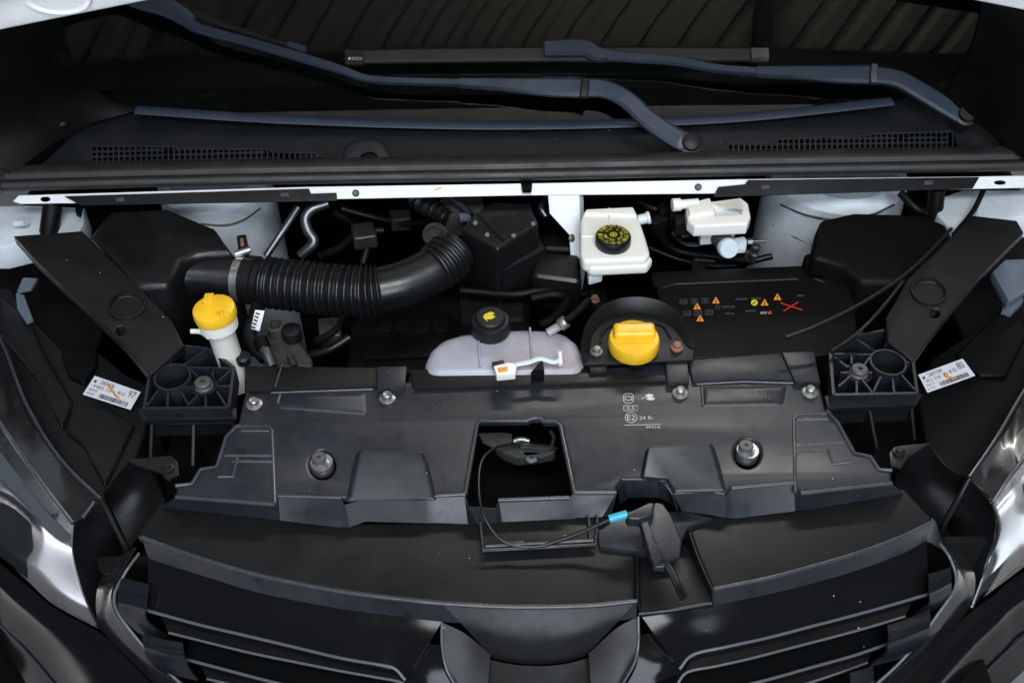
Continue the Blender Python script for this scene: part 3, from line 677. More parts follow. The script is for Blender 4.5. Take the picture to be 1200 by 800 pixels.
# ---- brake fluid reservoir and its white bracket
br = prism('brake_fluid_reservoir', [(680, 258), (685, 245), (743, 242.5), (750, 258), (757, 278), (762, 296), (757, 303), (684, 306), (680, 298)], 1.0, 0.025, 'reservoir', van, 0.008, 4, label='milky white brake fluid reservoir with a black cap', smooth=60)
prism('reservoir_front', [(692, 292), (755, 288), (765, 303), (759, 311), (692, 314), (683, 306)], 0.988, 0.020, 'reservoir', br, 0.007, 4)
prism('reservoir_back', [(684, 250), (687, 244.5), (742, 242), (747, 252)], 1.005, 0.02, 'reservoir', br, 0.004, 3)
prism('reservoir_foot', [(688, 312), (708, 311), (706, 320), (690, 324)], 0.965, 0.02, 'module', br, 0.003)
beads('reservoir_seam', [[(681, 277, 1.0005), (700, 276.5, 1.0005)], [(737, 275, 1.0005), (756, 274, 1.0005)]][:1], 0.0012, 'reservoir', br)
beads('reservoir_seam', [[(714, 244, 1.0055), (714, 262, 1.0005)]], 0.0012, 'reservoir', br)
cc = U(718, 286, 1.0)
lathe('reservoir_cap', [(0.028, 0), (0.0295, 0.003), (0.0295, 0.016), (0.028, 0.0185), (0.012, 0.0195)], cc, 'black', br, n=48, knurl=0.025)
bm = nb(); zc = cc.z+0.0205; c2 = Vector((cc.x, cc.y, zc))
def ring_text(s, r0, r1, a0, a1):
    n = len(s)
    for i, ch in enumerate(s):
        if ch == ' ': continue
        t0 = a0+(a1-a0)*(i+0.1)/n; t1 = a0+(a1-a0)*(i+0.9)/n
        V, F = text_shape(ch); vs = []
        for (u, v) in V:
            t = t0+(t1-t0)*u; r_ = r0+(r1-r0)*v
            vs.append(bm.verts.new(c2+Vector((math.sin(t)*r_, math.cos(t)*r_, 0))))
        for f in F:
            try: bm.faces.new([vs[k] for k in f])
            except ValueError: pass
ring_text('WARNING CLEAN CAP BEFORE REMOVING USE ONLY DOT 4 FLUID ', 0.0185, 0.0255, -1.2, 5.0)
ring_text('DOT 4 BRAKE FLUID ', 0.0115, 0.016, -1.0, 5.2)
for k in range(12):
    t = k*math.pi/6; bm.faces.new([bm.verts.new(c2+Vector((math.sin(t+q)*r_, math.cos(t+q)*r_, 0))) for r_, q in ((0.0035, -.15), (0.0035, .15), (0.0065, .15), (0.0065, -.15))])
bm.faces.new([bm.verts.new(c2+Vector((math.cos(k*.524)*.0022, math.sin(k*.524)*.0022, 0))) for k in range(12)])
finish('cap_print', bm, 'yprint', br)
lathe('reservoir_spigot', [(0.009, 0), (0.009, 0.014), (0.011, 0.015), (0.011, 0.02)], U(748, 258, .99), 'module', br, ax=(1, 0.1, 0.2), n=20)
bkp, bkn = UP(660, 230, rp-rn*0.004, rn), Vector((0, -0.80, 0.60)).normalized()
bk = flat('white_bracket', [(642, 226), (679, 225), (679, 262), (680, 290), (682, 305), (680, 334), (676, 341), (671, 339), (670, 318), (667, 275), (656, 263), (644, 250)], [ell(672.5, 318, 2.0, 4.5, 10)], 'white', van, 0.004, 0.0012, plane=(bkp, bkn), label='white metal bracket hanging from the bulkhead rail beside the brake reservoir')
surf('bracket_flange', [[UP(x, y, bkp, bkn) for x, y in ((679, 228), (680, 260), (681, 290), (682, 310), (678, 340))], [UP(x, y, bkp, bkn)+Vector((0.008, 0.012, -0.012)) for x, y in ((679, 228), (680, 260), (681, 290), (682, 310), (678, 340))]], 'white', bk, 3, 0.002)
lathe('bolt', [(0.007, 0), (0.007, 0.003), (0.004, 0.005)], UP(669.5, 279, bkp, bkn), 'zinc', bk, ax=(0.6, -0.6, 0.5), n=12)

# ---- clutch cylinder / pale module
md = flat('clutch_reservoir', [(804, 242), (808, 238), (838, 235), (868, 231), (877, 238), (880, 254), (876, 262), (814, 265), (806, 258)], [[(837, 241), (865, 235), (870, 246), (868, 250), (839, 252)]], 'reservoir', van, 0.024, 0.004, z=1.005, label='pale plastic tray-like clutch reservoir under the bulkhead rail')
prism('tray_wall', [(834, 238), (868, 232), (874, 250), (836, 256)], 0.990, 0.006, 'module', md, 0.001)
prism('tray_spout', [(805, 238), (832, 231), (838, 247), (808, 251)], 1.012, 0.014, 'reservoir', md, 0.004)
prism('tray_foot', [(819, 262), (864, 260), (862, 269), (822, 272)], 0.975, 0.03, 'module', md, 0.004)
lathe('inlet_pipe', [(0.008, 0), (0.008, 0.03), (0.011, 0.031), (0.011, 0.045)], U(818, 238, 1.008), 'reservoir', md, ax=(-1, -0.1, 0), n=20)
tube('clutch_cylinder', [U(838, 271, .96), U(853, 290, .955)], 0.017, 'cast', md, 18)
lathe('cylinder_cap', [(0.017, -0.012), (0.018, 0.0), (0.016, 0.004)], U(854, 291, .96), 'module', md, ax=(0.15, -0.85, 0.45), n=24)
prism('cylinder_arm', [(856, 279), (872, 276), (876, 281), (875, 289), (864, 290)], 0.962, 0.015, 'module', md, 0.004)
tube('cylinder_rod', [U(874, 283, .96), U(899, 282, .96)], 0.002, 'alu', md, 8)
lathe('rod_nut', [(0.006, 0), (0.006, 0.008)], U(876, 283, .96), 'alu', md, ax=(1, 0, 0), n=6)
for (x, y, r_) in ((886, 292, .005), (884, 301, .0045), (875, 297, .004)):
    lathe('stud', [(r_, -0.01), (r_, 0), (r_*1.5, 0.001), (r_*1.5, 0.006), (r_*.7, 0.007)], U(x, y, .94), 'alu', van, n=8)
prism('module_ear', [(797, 262), (806, 256), (818, 266), (808, 275), (799, 277)], 0.955, 0.006, 'alu', md, 0.002)
lathe('ear_bolt', [(0.006, 0), (0.006, 0.004), (0.003, 0.005)], U(803, 272, .957), 'black', md, n=10)
tube('brake_pipe', U3([(792, 276, .94), (800, 285, .94), (815, 288, .94), (836, 283, .94)]), 0.003, 'black', van, 8)
tube('brake_pipe', U3([(788, 272, .94), (797, 283, .935), (815, 286, .935), (838, 279, .94)]), 0.0025, 'cast', van, 8)
for px_, m in (([(782, 240), (796, 237), (800, 250), (786, 254)], 'dark'), ([(756, 255), (774, 250), (784, 256), (768, 264)], 'dark'), ([(790, 252), (804, 250), (806, 260), (792, 261)], 'black'), ([(770, 238), (780, 234), (784, 246), (774, 250)], 'dark')):
    prism('wiring_plug', px_, 0.985, 0.03, m, van, 0.003)
tube('plug_collar', [U(791, 241, .995), U(801, 240, 1.0)], 0.008, 'reservoir', van, 12)
tube('wiring_hose', U3([(756, 262, .965), (775, 258, .965), (800, 252, .965)]), 0.006, 'cover', van, 8)
tube('wiring_hose', U3([(750, 236, .95), (764, 244, .95), (780, 246, .95)]), 0.006, 'black', van, 8)

# ---- battery cover with printed warnings
bz = 0.955
bc = prism('battery_cover', [(768, 332), (990, 322), (1003, 360), (1006, 414), (805, 420), (780, 380)], bz, 0.2, 'dark', van, 0.006, 3, label='black battery cover with orange warning triangles and a red cross')
prism('cover_step', [(762, 318), (1000, 308), (1010, 322), (765, 334)], bz-0.012, 0.1, 'dark', bc, 0.005)
beads('cover_ridge', [[(790, 333), (935, 327)], [(775, 338), (790, 333)], [(955, 327), (966, 331)]], 0.002, 'black', bc, z=bz+0.0002)
PB = PZ(bz+0.0008); PB2 = PZ(bz+0.0014)
for (x, y) in ((839, 352), (817, 359), (820.5, 373), (896, 354.5), (911, 348)):
    bm = nb(); a_poly(bm, [(x-4.6, y+3.4), (x-0.4, y-4), (x+0.4, y-4), (x+4.6, y+3.4)], PB); wt = finish('warning_triangle', bm, 'oprint', bc)
    bm = nb(); a_line(bm, [(x, y-1.5), (x, y+1)], 1.0, PB2); a_line(bm, [(x, y+2), (x, y+2.4)], 1.0, PB2); finish('printed_mark', bm, 'ink', bc)
bm = nb(); a_poly(bm, ell(884, 354.5, 4.0, 3.6, 16), PB); finish('warning_disc', bm, 'yprint', bc)
bm = nb(); a_line(bm, [(882, 356), (886, 353)], 1.1, PB2); finish('printed_mark', bm, 'ink', bc)
bm = nb(); a_line(bm, [(915, 355), (940, 363)], 1.3, PB); a_line(bm, [(919, 364), (935, 354)], 1.3, PB2); finish('red_cross', bm, 'rprint', bc)
bm = nb(); a_text(bm, 'eiro', box_px(891, 364, 904, 368), PB); finish('printed_text', bm, 'wprint', bc)
bm = nb(); a_poly(bm, ell(902.5, 366, 2.2, 1.8, 10), PB2); finish('printed_dot', bm, 'rprint', bc)
bm = nb()
for (x, y) in ((801, 353), (814, 353), (826, 352), (805, 367), (818, 367), (831, 366)):
    a_line(bm, box_px(x-4, y-2.5, x+4, y+2.5), 0.5, PB, True); a_line(bm, [(x-2, y), (x+2, y)], 0.6, PB)
for (x0, x1, y) in ((846, 861, 359), (850, 860, 367), (862, 876, 350), (880, 892, 349), (874, 885, 364), (934, 942, 346)):
    a_text(bm, 'manuel acide', box_px(x0, y-1.4, x1, y+1.4), PB)
a_line(bm, ell(841, 360, 2.5, 2.2, 8), 0.5, PB, True); finish('printed_symbols', bm, 'gprint', bc)
prism('fuse_box', [(962, 256), (990, 250), (1000, 248), (1080, 250), (1110, 262), (1118, 280), (1095, 305), (1060, 330), (1010, 330), (985, 310), (950, 300), (956, 270)], 0.985, 0.12, 'dark', van, 0.012, 3, label='dull black box between the battery cover and the white tower')
prism('fuse_box_lip', [(942, 296), (985, 290), (1000, 310), (995, 325), (944, 306)], 0.965, 0.12, 'dark', van, 0.01, 3)

# ---- diagonal braces
def brace(px, side, emb, hole, label):
    b = flat_poly('brace', px, label)
    return b
def flat_poly(name, px, label):
    top = U3(px); bm = nb(); a_loft(bm, top, [p+Vector((0, 0, -0.03)) for p in top]); bmesh.ops.recalc_face_normals(bm, faces=bm.faces)
    bevel(bm, 0.004, 2); return finish(name, bm, 'cover', van, 35, label)
def plane_of(px):
    a, b, c = U3(px[:3]); n = (b-a).cross(c-a).normalized()
    return (a, n if n.z > 0 else -n)
for (three, outl, em, ho, lb) in (
    ([(60, 272, 1.03), (165, 345, 1.0), (120, 375, 1.0)], [(16, 276), (96, 270), (158, 331), (202, 376), (216, 404), (176, 440), (147, 405), (40, 303)], (149, 359, 23, 14), (141, 387, 5.5, 5),
     'black diagonal brace over the air filter box'),
    ([(1150, 258, 1.03), (1120, 350, 1.0), (1070, 340, 1.0)], [(1140, 252), (1192, 258), (1200, 272), (1150, 322), (1090, 396), (1070, 424), (1040, 400), (1038, 372), (1064, 326)], (1088, 342, 22, 14), (1096, 367, 5.5, 5),
     'black diagonal brace beside the battery cover')):
    pl = plane_of(three)
    b = flat('brace', outl, [ell(*ho, 16), ell(em[0], em[1], em[2]*.8, em[3]*.8)], 'cover', van, 0.022, 0.003, plane=pl, label=lb)
    c = UP(em[0], em[1], *pl); n_ = pl[1]
    ra = (UP(em[0]+em[2], em[1], *pl)-c).length
    lathe('brace_stamping', [(ra*1.0, -0.001), (ra*0.95, 0.004), (ra*0.86, 0.0045), (ra*0.80, -0.001), (ra*0.74, -0.006), (ra*0.2, -0.0065), (ra*0.14, -0.002), (ra*0.05, -0.001)], c, 'cover', b, ax=n_, n=40)
tube('bonnet_cable', U3([(920, 395, .99), (960, 380, 1.0), (1010, 355, 1.01), (1065, 318, 1.02), (1115, 268, 1.03)]), 0.003, 'black', van, 8)
tube('bonnet_cable', U3([(974, 412, .985), (1000, 394, .99), (1030, 365, 1.01), (1058, 330, 1.02)]), 0.003, 'black', van, 8)

# ---- ribbed brackets
def ribbed(outline, circ, pin, ribs, front, fribs, label):
    z = 0.975
    P3 = [U(x, y, z) for x, y in outline]
    bm = nb()
    for i in range(len(P3)): a_wall(bm, P3[i], P3[(i+1) % len(P3)], 0.035, 0.0045)
    for (x0, y0, x1, y1) in ribs: a_wall(bm, U(x0, y0, z-0.002), U(x1, y1, z-0.002), 0.03, 0.003)
    c = U(circ[0], circ[1], z); r_ = circ[2]*0.00145
    a_lathe(bm, [(r_, -0.06), (r_, 0.0), (r_-0.003, 0.0), (r_-0.0035, -0.06), (r_, -0.06)], c, (0, 0, 1), 36, cap=False)
    b = finish('ribbed_bracket', bm, 'panel', van, 30, label)
    bm = nb(); a_loft(bm, [p+Vector((0, 0, -0.030)) for p in P3], [p+Vector((0, 0, -0.034)) for p in P3]); finish('bracket_floor', bm, 'dark', b)
    pc = U(pin[0], pin[1]+4, z-0.008)
    lathe('pin_socket', [(0.020, -0.03), (0.020, 0.0), (0.017, 0.0005), (0.016, -0.01)], pc, 'black', b, n=28)
    lathe('buffer_pin', [(0.0145, -0.01), (0.0145, 0.002), (0.0125, 0.004), (0.0125, 0.009), (0.0105, 0.011), (0.004, 0.011), (0.0035, 0.005)], pc, 'pin', b, n=28)
    # shelf and box below
    F3 = [U(x, y, 0.955) for x, y in front]
    bm = nb(); a_loft(bm, F3, [p+Vector((0, 0, -0.008)) for p in F3]); bmesh.ops.recalc_face_normals(bm, faces=bm.faces); bevel(bm, 0.002); finish('bracket_shelf', bm, 'black', b)
    bm = nb()
    for (x0, y0, x1, y1) in fribs: a_wall(bm, U(x0, y0, 0.945), U(x1, y1, 0.90), 0.10, 0.004)
    x0, x1 = fribs[0][0], fribs[-1][0]
    a_wall(bm, U(x0, fribs[0][1]+4, 0.94), U(x1, fribs[-1][1]+4, 0.94), 0.03, 0.004)
    finish('bracket_webs', bm, 'black', b)
    return b
ribbed([(193, 402), (243, 408), (274, 430), (268, 477), (169, 478), (175, 440)], (202, 441, 19), (239, 448),
       [(193, 402, 200, 424), (243, 408, 214, 428), (220, 430, 272, 431), (222, 431, 231, 440), (250, 431, 249, 440), (271, 433, 256, 446), (254, 452, 270, 452), (254, 458, 266, 476),
        (241, 464, 241, 477), (232, 462, 220, 475), (221, 474, 212, 458), (214, 453, 229, 453), (186, 456, 172, 475), (197, 460, 196, 477), (175, 441, 183, 441)],
       [(160, 478), (277, 477), (277, 490), (165, 492)], [(178, 490, 176, 540), (227, 488, 226, 545), (260, 488, 262, 505), (275, 488, 268, 530)], 'black ribbed bracket with a round hole beside the yellow filler cap')
ribbed([(973, 414), (999, 394), (1043, 385), (1070, 423), (1075, 460), (977, 462)], (1041, 424, 19), (1006, 433),
       [(999, 394, 1027, 412), (1043, 385, 1038, 405), (973, 414, 1022, 415), (978, 418, 994, 430), (998, 416, 998, 426), (1012, 428, 1023, 414), (985, 436, 994, 436), (983, 452, 997, 440), (1004, 446, 1004, 461),
        (1010, 444, 1023, 460), (1024, 458, 1032, 441), (1046, 443, 1048, 460), (1055, 437, 1072, 456), (1060, 424, 1069, 424), (1014, 436, 1022, 436)],
       [(966, 463), (1082, 461), (1074, 474), (970, 478)], [(970, 476, 990, 520), (984, 474, 985, 492), (1018, 474, 1028, 525), (1068, 472, 1072, 515)], 'black ribbed bracket with a round hole beside the battery cover')

# ---- headlamp backs, housings and stickers
hb = prism('headlamp_back', [(-60, 330), (12, 338), (36, 372), (62, 398), (75, 412), (116, 412), (150, 440), (182, 452), (172, 500), (160, 535), (119, 588), (72, 540), (30, 472), (-10, 395), (-60, 380)], 0.88, 0.2, 'black', van, 0.006, 3, label='black headlamp back with a white label beside the filler cap bracket')
prism('back_step', [(0, 345), (34, 372), (50, 410), (85, 470), (72, 500), (40, 440), (0, 390)], 0.893, 0.03, 'black', hb, 0.006, 3)
prism('back_step', [(85, 470), (130, 480), (158, 495), (122, 570), (96, 520), (76, 505)], 0.889, 0.03, 'black', hb, 0.006, 3)
prism('back_step', [(70, 412), (114, 412), (112, 428), (98, 448), (80, 440)], 0.889, 0.03, 'dark', hb, 0.004, 3)
hb2 = prism('headlamp_back', [(1260, 330), (1190, 345), (1130, 395), (1092, 420), (1075, 460), (1085, 520), (1105, 560), (1138, 560), (1170, 510), (1200, 455), (1260, 380)], 0.88, 0.2, 'dark', van, 0.006, 3, label='black headlamp back with a white label beside the battery bracket')
prism('back_step', [(1190, 352), (1205, 390), (1180, 440), (1150, 440), (1120, 415), (1150, 385)], 0.889, 0.03, 'dark', hb2, 0.006, 3)
def sticker(q, z, flip, parent, mark, T=('260606', 'HB3 12V', 'R0 112', '97', 'MADE', '2014 05')):
    bm = nb(); P = PZ(z); f = quadmap(q, P); a_rect(bm, f, 0, 0, 1, 1); s = finish('sticker', bm, 'paper', parent)
    P = PZ(z+0.0006); f = quadmap(q, P); bm = nb(); rd = random.Random(3+flip*8)
    x = 0.30 if not flip else 0.30
    while x < 0.9:
        wd = rd.choice((0.008, 0.012, 0.02)); a_rect(bm, f, x, 0.08, x+wd, 0.30); x += wd+rd.choice((0.008, 0.014))
    def tx(s_, u0, v0, u1, v1):
        V, F = text_shape(s_); vs = [bm.verts.new(f(u0+(u1-u0)*u, v0+(v1-v0)*v)) for u, v in V]
        for fc in F:
            try: bm.faces.new([vs[i] for i in fc])
            except ValueError: pass
    tx(T[0], 0.18, 0.72, 0.48, 0.92); tx(T[1], 0.10, 0.48, 0.55, 0.62); tx(T[2], 0.60, 0.52, 0.75, 0.70); tx(T[3], 0.80, 0.55, 0.94, 0.90); tx(T[4], 0.04, 0.10, 0.2, 0.2); tx(T[5], 0.05, 0.28, 0.22, 0.40)
    a_rect(bm, f, 0.05, 0.70, 0.10, 0.82)
    finish('printed_text', bm, 'ink', parent)
    bm = nb(); a_line(bm, mark, 2.2, PZ(z+0.001)); finish('pen_mark', bm, 'oprint', parent)
sticker([(111, 440), (165, 459), (153, 480), (97, 462)], 0.8945, False, hb, [(126, 451), (131, 457), (135, 463), (139, 466)])
sticker([(1076, 439), (1128, 420), (1143, 440), (1087, 460)], 0.8945, True, hb2, [(1107, 437), (1109, 441), (1118, 443)], ('260104', 'R1 DE 20', '8 55', '80', 'L.H.', '14 01 77'))
# side deflectors
def defl(rows, tab, bolt, edge, label):
    d = surf('side_deflector', [U3(r_) for r_ in rows], 'black', van, 4, 0.003, label=label)
    prism('fixing_tab', tab, 0.935, 0.006, 'black', d, 0.002)
    lathe('bolt', [(0.009, 0), (0.009, 0.003), (0.0055, 0.004), (0.005, 0.007)], U(bolt[0], bolt[1], 0.936), 'black', d, n=12)
    tube('deflector_edge', U3(edge), 0.004, 'cover', d, 8)
defl([[(120, 577, .90), (135, 556, .92), (150, 538, .935)], [(128, 592, .86), (150, 570, .87), (172, 545, .90)], [(140, 615, .83), (160, 595, .84), (185, 570, .85)], [(152, 642, .80), (168, 620, .81), (195, 590, .82)]],
     [(146, 538), (200, 533), (208, 540), (210, 556), (196, 562), (188, 553), (160, 545)], (197, 549), [(118, 584, .92), (126, 598, .90), (138, 622, .87), (150, 645, .84)], 'black side deflector below the ribbed bracket near the filler cap')
defl([[(1137, 560, .90), (1110, 545, .92), (1090, 520, .935)], [(1128, 580, .86), (1098, 560, .87), (1066, 535, .90)], [(1115, 605, .83), (1085, 580, .84), (1052, 552, .85)], [(1100, 628, .80), (1075, 600, .81), (1050, 575, .82)]],
     [(1092, 518), (1050, 522), (1042, 530), (1044, 545), (1056, 548), (1064, 536)], (1053, 530), [(1136, 560, .92), (1125, 580, .90), (1112, 602, .87), (1102, 622, .84)], 'black side deflector below the ribbed bracket near the battery')

# ---- headlamps
def lamp(lens_rows, refl_dz, flange, seams, inner, label):
    h = bpy.data.objects.new('headlamp', None); COL.objects.link(h); h.parent = van
    c = U(*lens_rows[1][2]); WO[h.name] = c; h.location = c-WO['van']; h['label'] = label
    surf('lens', [U3(r_) for r_ in lens_rows], 'lens', h, 6)
    rows = [[p+Vector((0, 0.012, refl_dz)) for p in U3(r_)] for r_ in lens_rows]
    mid = [p.lerp(q, 0.55) for p, q in zip(rows[0], rows[1])]
    surf('reflector', [mid, rows[1], rows[2], rows[3]], 'chrome', h, 6)
    surf('black_bezel', [[p+Vector((0, 0, 0.012)) for p in rows[0]], [p+Vector((0, 0, 0.004)) for p in mid]], 'lampbody', h, 6)
    surf('housing_flange', [U3(r_) for r_ in flange], 'lampbody', h, 5, 0.003)
    surf('inner_face', [U3(r_) for r_ in inner], 'lampbody', h, 5, 0.003)
    for s in seams: tube('lamp_edge', U3(s), 0.003, 'alu', h, 8)
lamp([[(-140, 300, .955), (-50, 418, .945), (0, 495, .935), (45, 560, .925), (85, 613, .91)], [(-140, 440, .90), (-50, 520, .89), (0, 570, .885), (45, 622, .875), (82, 650, .865)],
      [(-140, 520, .84), (-50, 585, .83), (0, 622, .82), (50, 667, .81), (93, 692, .80)], [(-140, 560, .77), (-50, 622, .765), (0, 656, .76), (60, 706, .755), (115, 736, .75)]], -0.022,
     [[(-60, 310, .93), (0, 396, .93), (30, 472, .925), (70, 537, .925), (117, 584, .92)], [(-60, 360, .94), (0, 440, .935), (25, 500, .93), (60, 555, .925), (100, 600, .915)], [(-60, 400, .95), (-3, 492, .938), (20, 526, .932), (45, 560, .928), (84, 611, .913)]],
     [[(-40, 352, .932), (0, 397, .934), (30, 472, .929), (70, 537, .928), (118, 585, .923)], [(-50, 418, .948), (0, 495, .938), (45, 560, .928), (85, 613, .912)], [(97, 606, .92), (104, 597, .92), (110, 588, .92)]],
     [[(85, 613, .908), (100, 600, .912), (118, 586, .918)], [(84, 645, .86), (108, 625, .86), (130, 612, .86)], [(96, 695, .80), (118, 668, .79), (138, 640, .79)], [(116, 736, .75), (124, 700, .74), (145, 655, .74)]],
     'headlamp by the filler cap side, grey reflection in its clear lens')
lamp([[(1320, 330, .955), (1240, 470, .945), (1200, 536, .935), (1180, 562, .925), (1163, 588, .91)], [(1330, 420, .90), (1250, 530, .89), (1210, 575, .88), (1190, 595, .875), (1170, 616, .865)],
      [(1330, 500, .84), (1250, 580, .83), (1205, 620, .82), (1180, 640, .81), (1160, 650, .80)], [(1330, 560, .77), (1250, 628, .765), (1200, 664, .76), (1165, 690, .755), (1138, 711, .75)]], -0.022,
     [[(1260, 360, .93), (1200, 457, .93), (1180, 490, .925), (1160, 525, .925), (1136, 559, .92)], [(1260, 400, .94), (1200, 495, .935), (1182, 522, .93), (1165, 550, .925), (1150, 572, .915)], [(1260, 440, .95), (1203, 532, .938), (1190, 548, .932), (1180, 560, .928), (1164, 586, .913)]],
     [[(1240, 395, .932), (1200, 457, .934), (1168, 512, .929), (1136, 559, .923)], [(1240, 470, .948), (1200, 536, .938), (1180, 562, .928), (1163, 588, .912)], [(1163, 588, .912), (1171, 616, .868), (1162, 648, .80), (1150, 680, .78), (1138, 711, .752)]],
     [[(1163, 588, .908), (1150, 573, .912), (1136, 560, .918)], [(1168, 620, .86), (1145, 600, .86), (1122, 588, .86)], [(1158, 655, .80), (1132, 638, .79), (1110, 610, .79)], [(1138, 711, .75), (1125, 680, .74), (1104, 630, .74)]],
     'headlamp by the battery side with a bright white reflection in its lens')

# ---- bumper corners
surf('bumper', [U3(r_) for r_ in [[(-80, 600, .758), (0, 660, .752), (60, 710, .747), (117, 741, .742), (150, 772, .735), (190, 812, .73), (240, 850, .73)],
     [(-80, 615, .74), (0, 690, .735), (40, 725, .73), (92, 765, .725), (130, 805, .72), (170, 850, .72), (210, 890, .72)],
     [(-80, 640, .66), (-10, 722, .66), (30, 762, .655), (62, 800, .65), (95, 840, .65), (130, 890, .65), (160, 930, .65)],
     [(-90, 650, .58), (-12, 738, .58), (14, 772, .57), (38, 812, .56), (70, 860, .55), (110, 910, .55), (130, 950, .55)]]], 'paint', van, 6, 0.004, label='glossy black bumper corner under the headlamp with grey floor beside it')
tube('bumper_seam', U3([(-10, 722, .663), (30, 762, .658), (62, 800, .653), (95, 840, .653)]), 0.0022, 'ink', van, 6)
surf('bumper', [U3(r_) for r_ in [[(1330, 600, .758), (1200, 670, .752), (1165, 697, .747), (1138, 716, .742), (1110, 745, .735), (1060, 800, .73), (1010, 850, .73)],
     [(1330, 625, .74), (1205, 700, .735), (1170, 730, .73), (1140, 757, .725), (1110, 790, .72), (1080, 830, .72), (1040, 880, .72)],
     [(1330, 660, .66), (1210, 735, .66), (1180, 762, .655), (1145, 797, .65), (1110, 840, .65), (1080, 890, .65), (1050, 930, .65)],
     [(1330, 680, .58), (1225, 760, .58), (1200, 785, .57), (1170, 815, .56), (1140, 860, .55), (1110, 910, .55), (1080, 950, .55)]]], 'paint', van, 6, 0.004, label='glossy black bumper corner under the brighter headlamp')
tube('bumper_seam', U3([(1225, 722, .663), (1180, 763, .658), (1145, 798, .653), (1110, 840, .653)]), 0.0022, 'ink', van, 6)

# ---- front panel (slam panel cover)
pz = 0.95
panel = flat('front_panel', [(286, 430), (440, 432), (441, 447), (478, 446), (480, 433), (690, 432), (812, 420), (916, 413), (955, 411), (962, 452), (969, 481), (982, 496), (1001, 531), (1020, 535), (1030, 550), (1045, 552), (1045, 566),
     (938, 578), (930, 566), (857, 572), (850, 580), (835, 577), (790, 579), (780, 566), (770, 562), (730, 562), (724, 570), (722, 577), (673, 577), (657, 499), (652, 494), (638, 494), (632, 490), (624, 490), (617, 493), (562, 493), (559, 496), (545, 579),
     (509, 581), (498, 586), (420, 586), (400, 583), (326, 581), (322, 591), (206, 582), (206, 569), (225, 567), (235, 550), (254, 547), (265, 512), (277, 500), (286, 462)],
     [ell(378, 544, 15.5, 17), ell(876, 531, 15.5, 17)], 'panel', van, 0.014, 0.0055, z=pz, label='wide dusty black plastic panel across the front of the bay')
# skirts
def skirt(top, foot, zt, zf, name='panel_skirt', m='panel', parent=panel, sub=1):
    bm = nb(); T = U3(top, zt); Fo = U3(foot, zf)
    for i in range(len(T)-1): bm.faces.new([bm.verts.new(p) for p in (T[i], T[i+1], Fo[i+1], Fo[i])])
    bmesh.ops.remove_doubles(bm, verts=bm.verts, dist=1e-5); bmesh.ops.solidify(bm, geom=bm.faces[:], thickness=0.002)
    return finish(name, bm, m, parent, 25)
skirt([(206, 582), (264, 587), (322, 591), (326, 581), (400, 583), (404, 591), (420, 586), (498, 586), (509, 581), (545, 578), (549, 592)], [(190, 593), (264, 601), (322, 608), (328, 609), (396, 617), (410, 617), (428, 610), (500, 612), (510, 612), (549, 613), (560, 613)], pz-0.001, 0.921)
skirt([(549, 593), (580, 595), (584, 586), (667, 582), (673, 577), (722, 577), (724, 570)], [(552, 612), (580, 613), (588, 612), (667, 608), (676, 606), (705, 605), (715, 604)], pz-0.004, 0.921)
skirt([(789, 579), (835, 577), (850, 581), (857, 572), (930, 566), (938, 578), (1045, 566)], [(800, 600), (832, 602), (850, 606), (860, 607), (932, 598), (942, 597), (1058, 577)], pz-0.001, 0.921)
skirt([(724, 570), (731, 562), (770, 562), (781, 567), (789, 579)], [(726, 590), (736, 582), (772, 582), (786, 588), (796, 600)], pz-0.001, 0.923)
beads('panel_lips', [[(545, 579), (559, 497), (563, 493), (617, 493), (624, 490), (632, 490), (638, 494), (651, 494), (657, 499), (673, 577)],
      [(326, 581), (400, 583)], [(584, 586), (667, 583)], [(509, 581), (545, 579)], [(673, 577), (722, 577)], [(857, 572), (930, 566)], [(322, 591), (206, 582)], [(938, 578), (1045, 566)],
      [(277, 500), (316, 500), (319, 505), (322, 590)], [(283, 505), (316, 505)], [(264, 534), (319, 534)], [(272, 541), (319, 541)], [(278, 537), (273, 559), (256, 559)], [(206, 569), (225, 567), (235, 550), (254, 547), (265, 512), (277, 500), (281, 498)],
      [(932, 577), (930, 492), (935, 487), (968, 485)], [(933, 492), (970, 491)], [(931, 523), (988, 519)], [(931, 530), (968, 527)], [(970, 527), (976, 544), (1000, 541)], [(969, 481), (982, 496), (1001, 531), (1020, 535), (1030, 550), (1045, 551)],
      [(318, 460), (372, 458), (437, 456)], [(328, 463), (325, 474)], [(484, 457), (780, 447)], [(816, 450), (871, 447), (930, 449)], [(822, 452), (824, 476)]], 0.0032, 'lip', panel, z=pz-0.0014)
# raised ramps
def ramp(base, top, parent=panel):
    bm = nb(); a_loft(bm, U3(top), U3(base)); bmesh.ops.recalc_face_normals(bm, faces=bm.faces); bevel(bm, 0.005, 4); return finish('raised_pad', bm, 'panel', parent, 40)
ramp([(401, 589, pz-.003), (417, 530, pz-.001), (500, 532, pz-.001), (515, 588, pz-.003)], [(411, 582, pz+.002), (422, 526, pz+.028), (495, 528, pz+.028), (507, 583, pz+.002)])
ramp([(748, 562, pz-.003), (756, 528, pz-.001), (837, 523, pz-.001), (856, 578, pz-.003), (789, 579, pz-.003), (780, 564, pz-.003)], [(754, 558, pz+.004), (760, 523, pz+.028), (832, 518, pz+.028), (847, 574, pz+.002), (792, 575, pz+.002), (782, 560, pz+.005)])
ramp([(322, 480, pz-.001), (326, 462, pz-.001), (430, 459, pz-.001), (432, 488, pz-.001)], [(331, 474, pz+.003), (333, 466, pz+.003), (424, 463, pz+.003), (422, 482, pz+.003)])
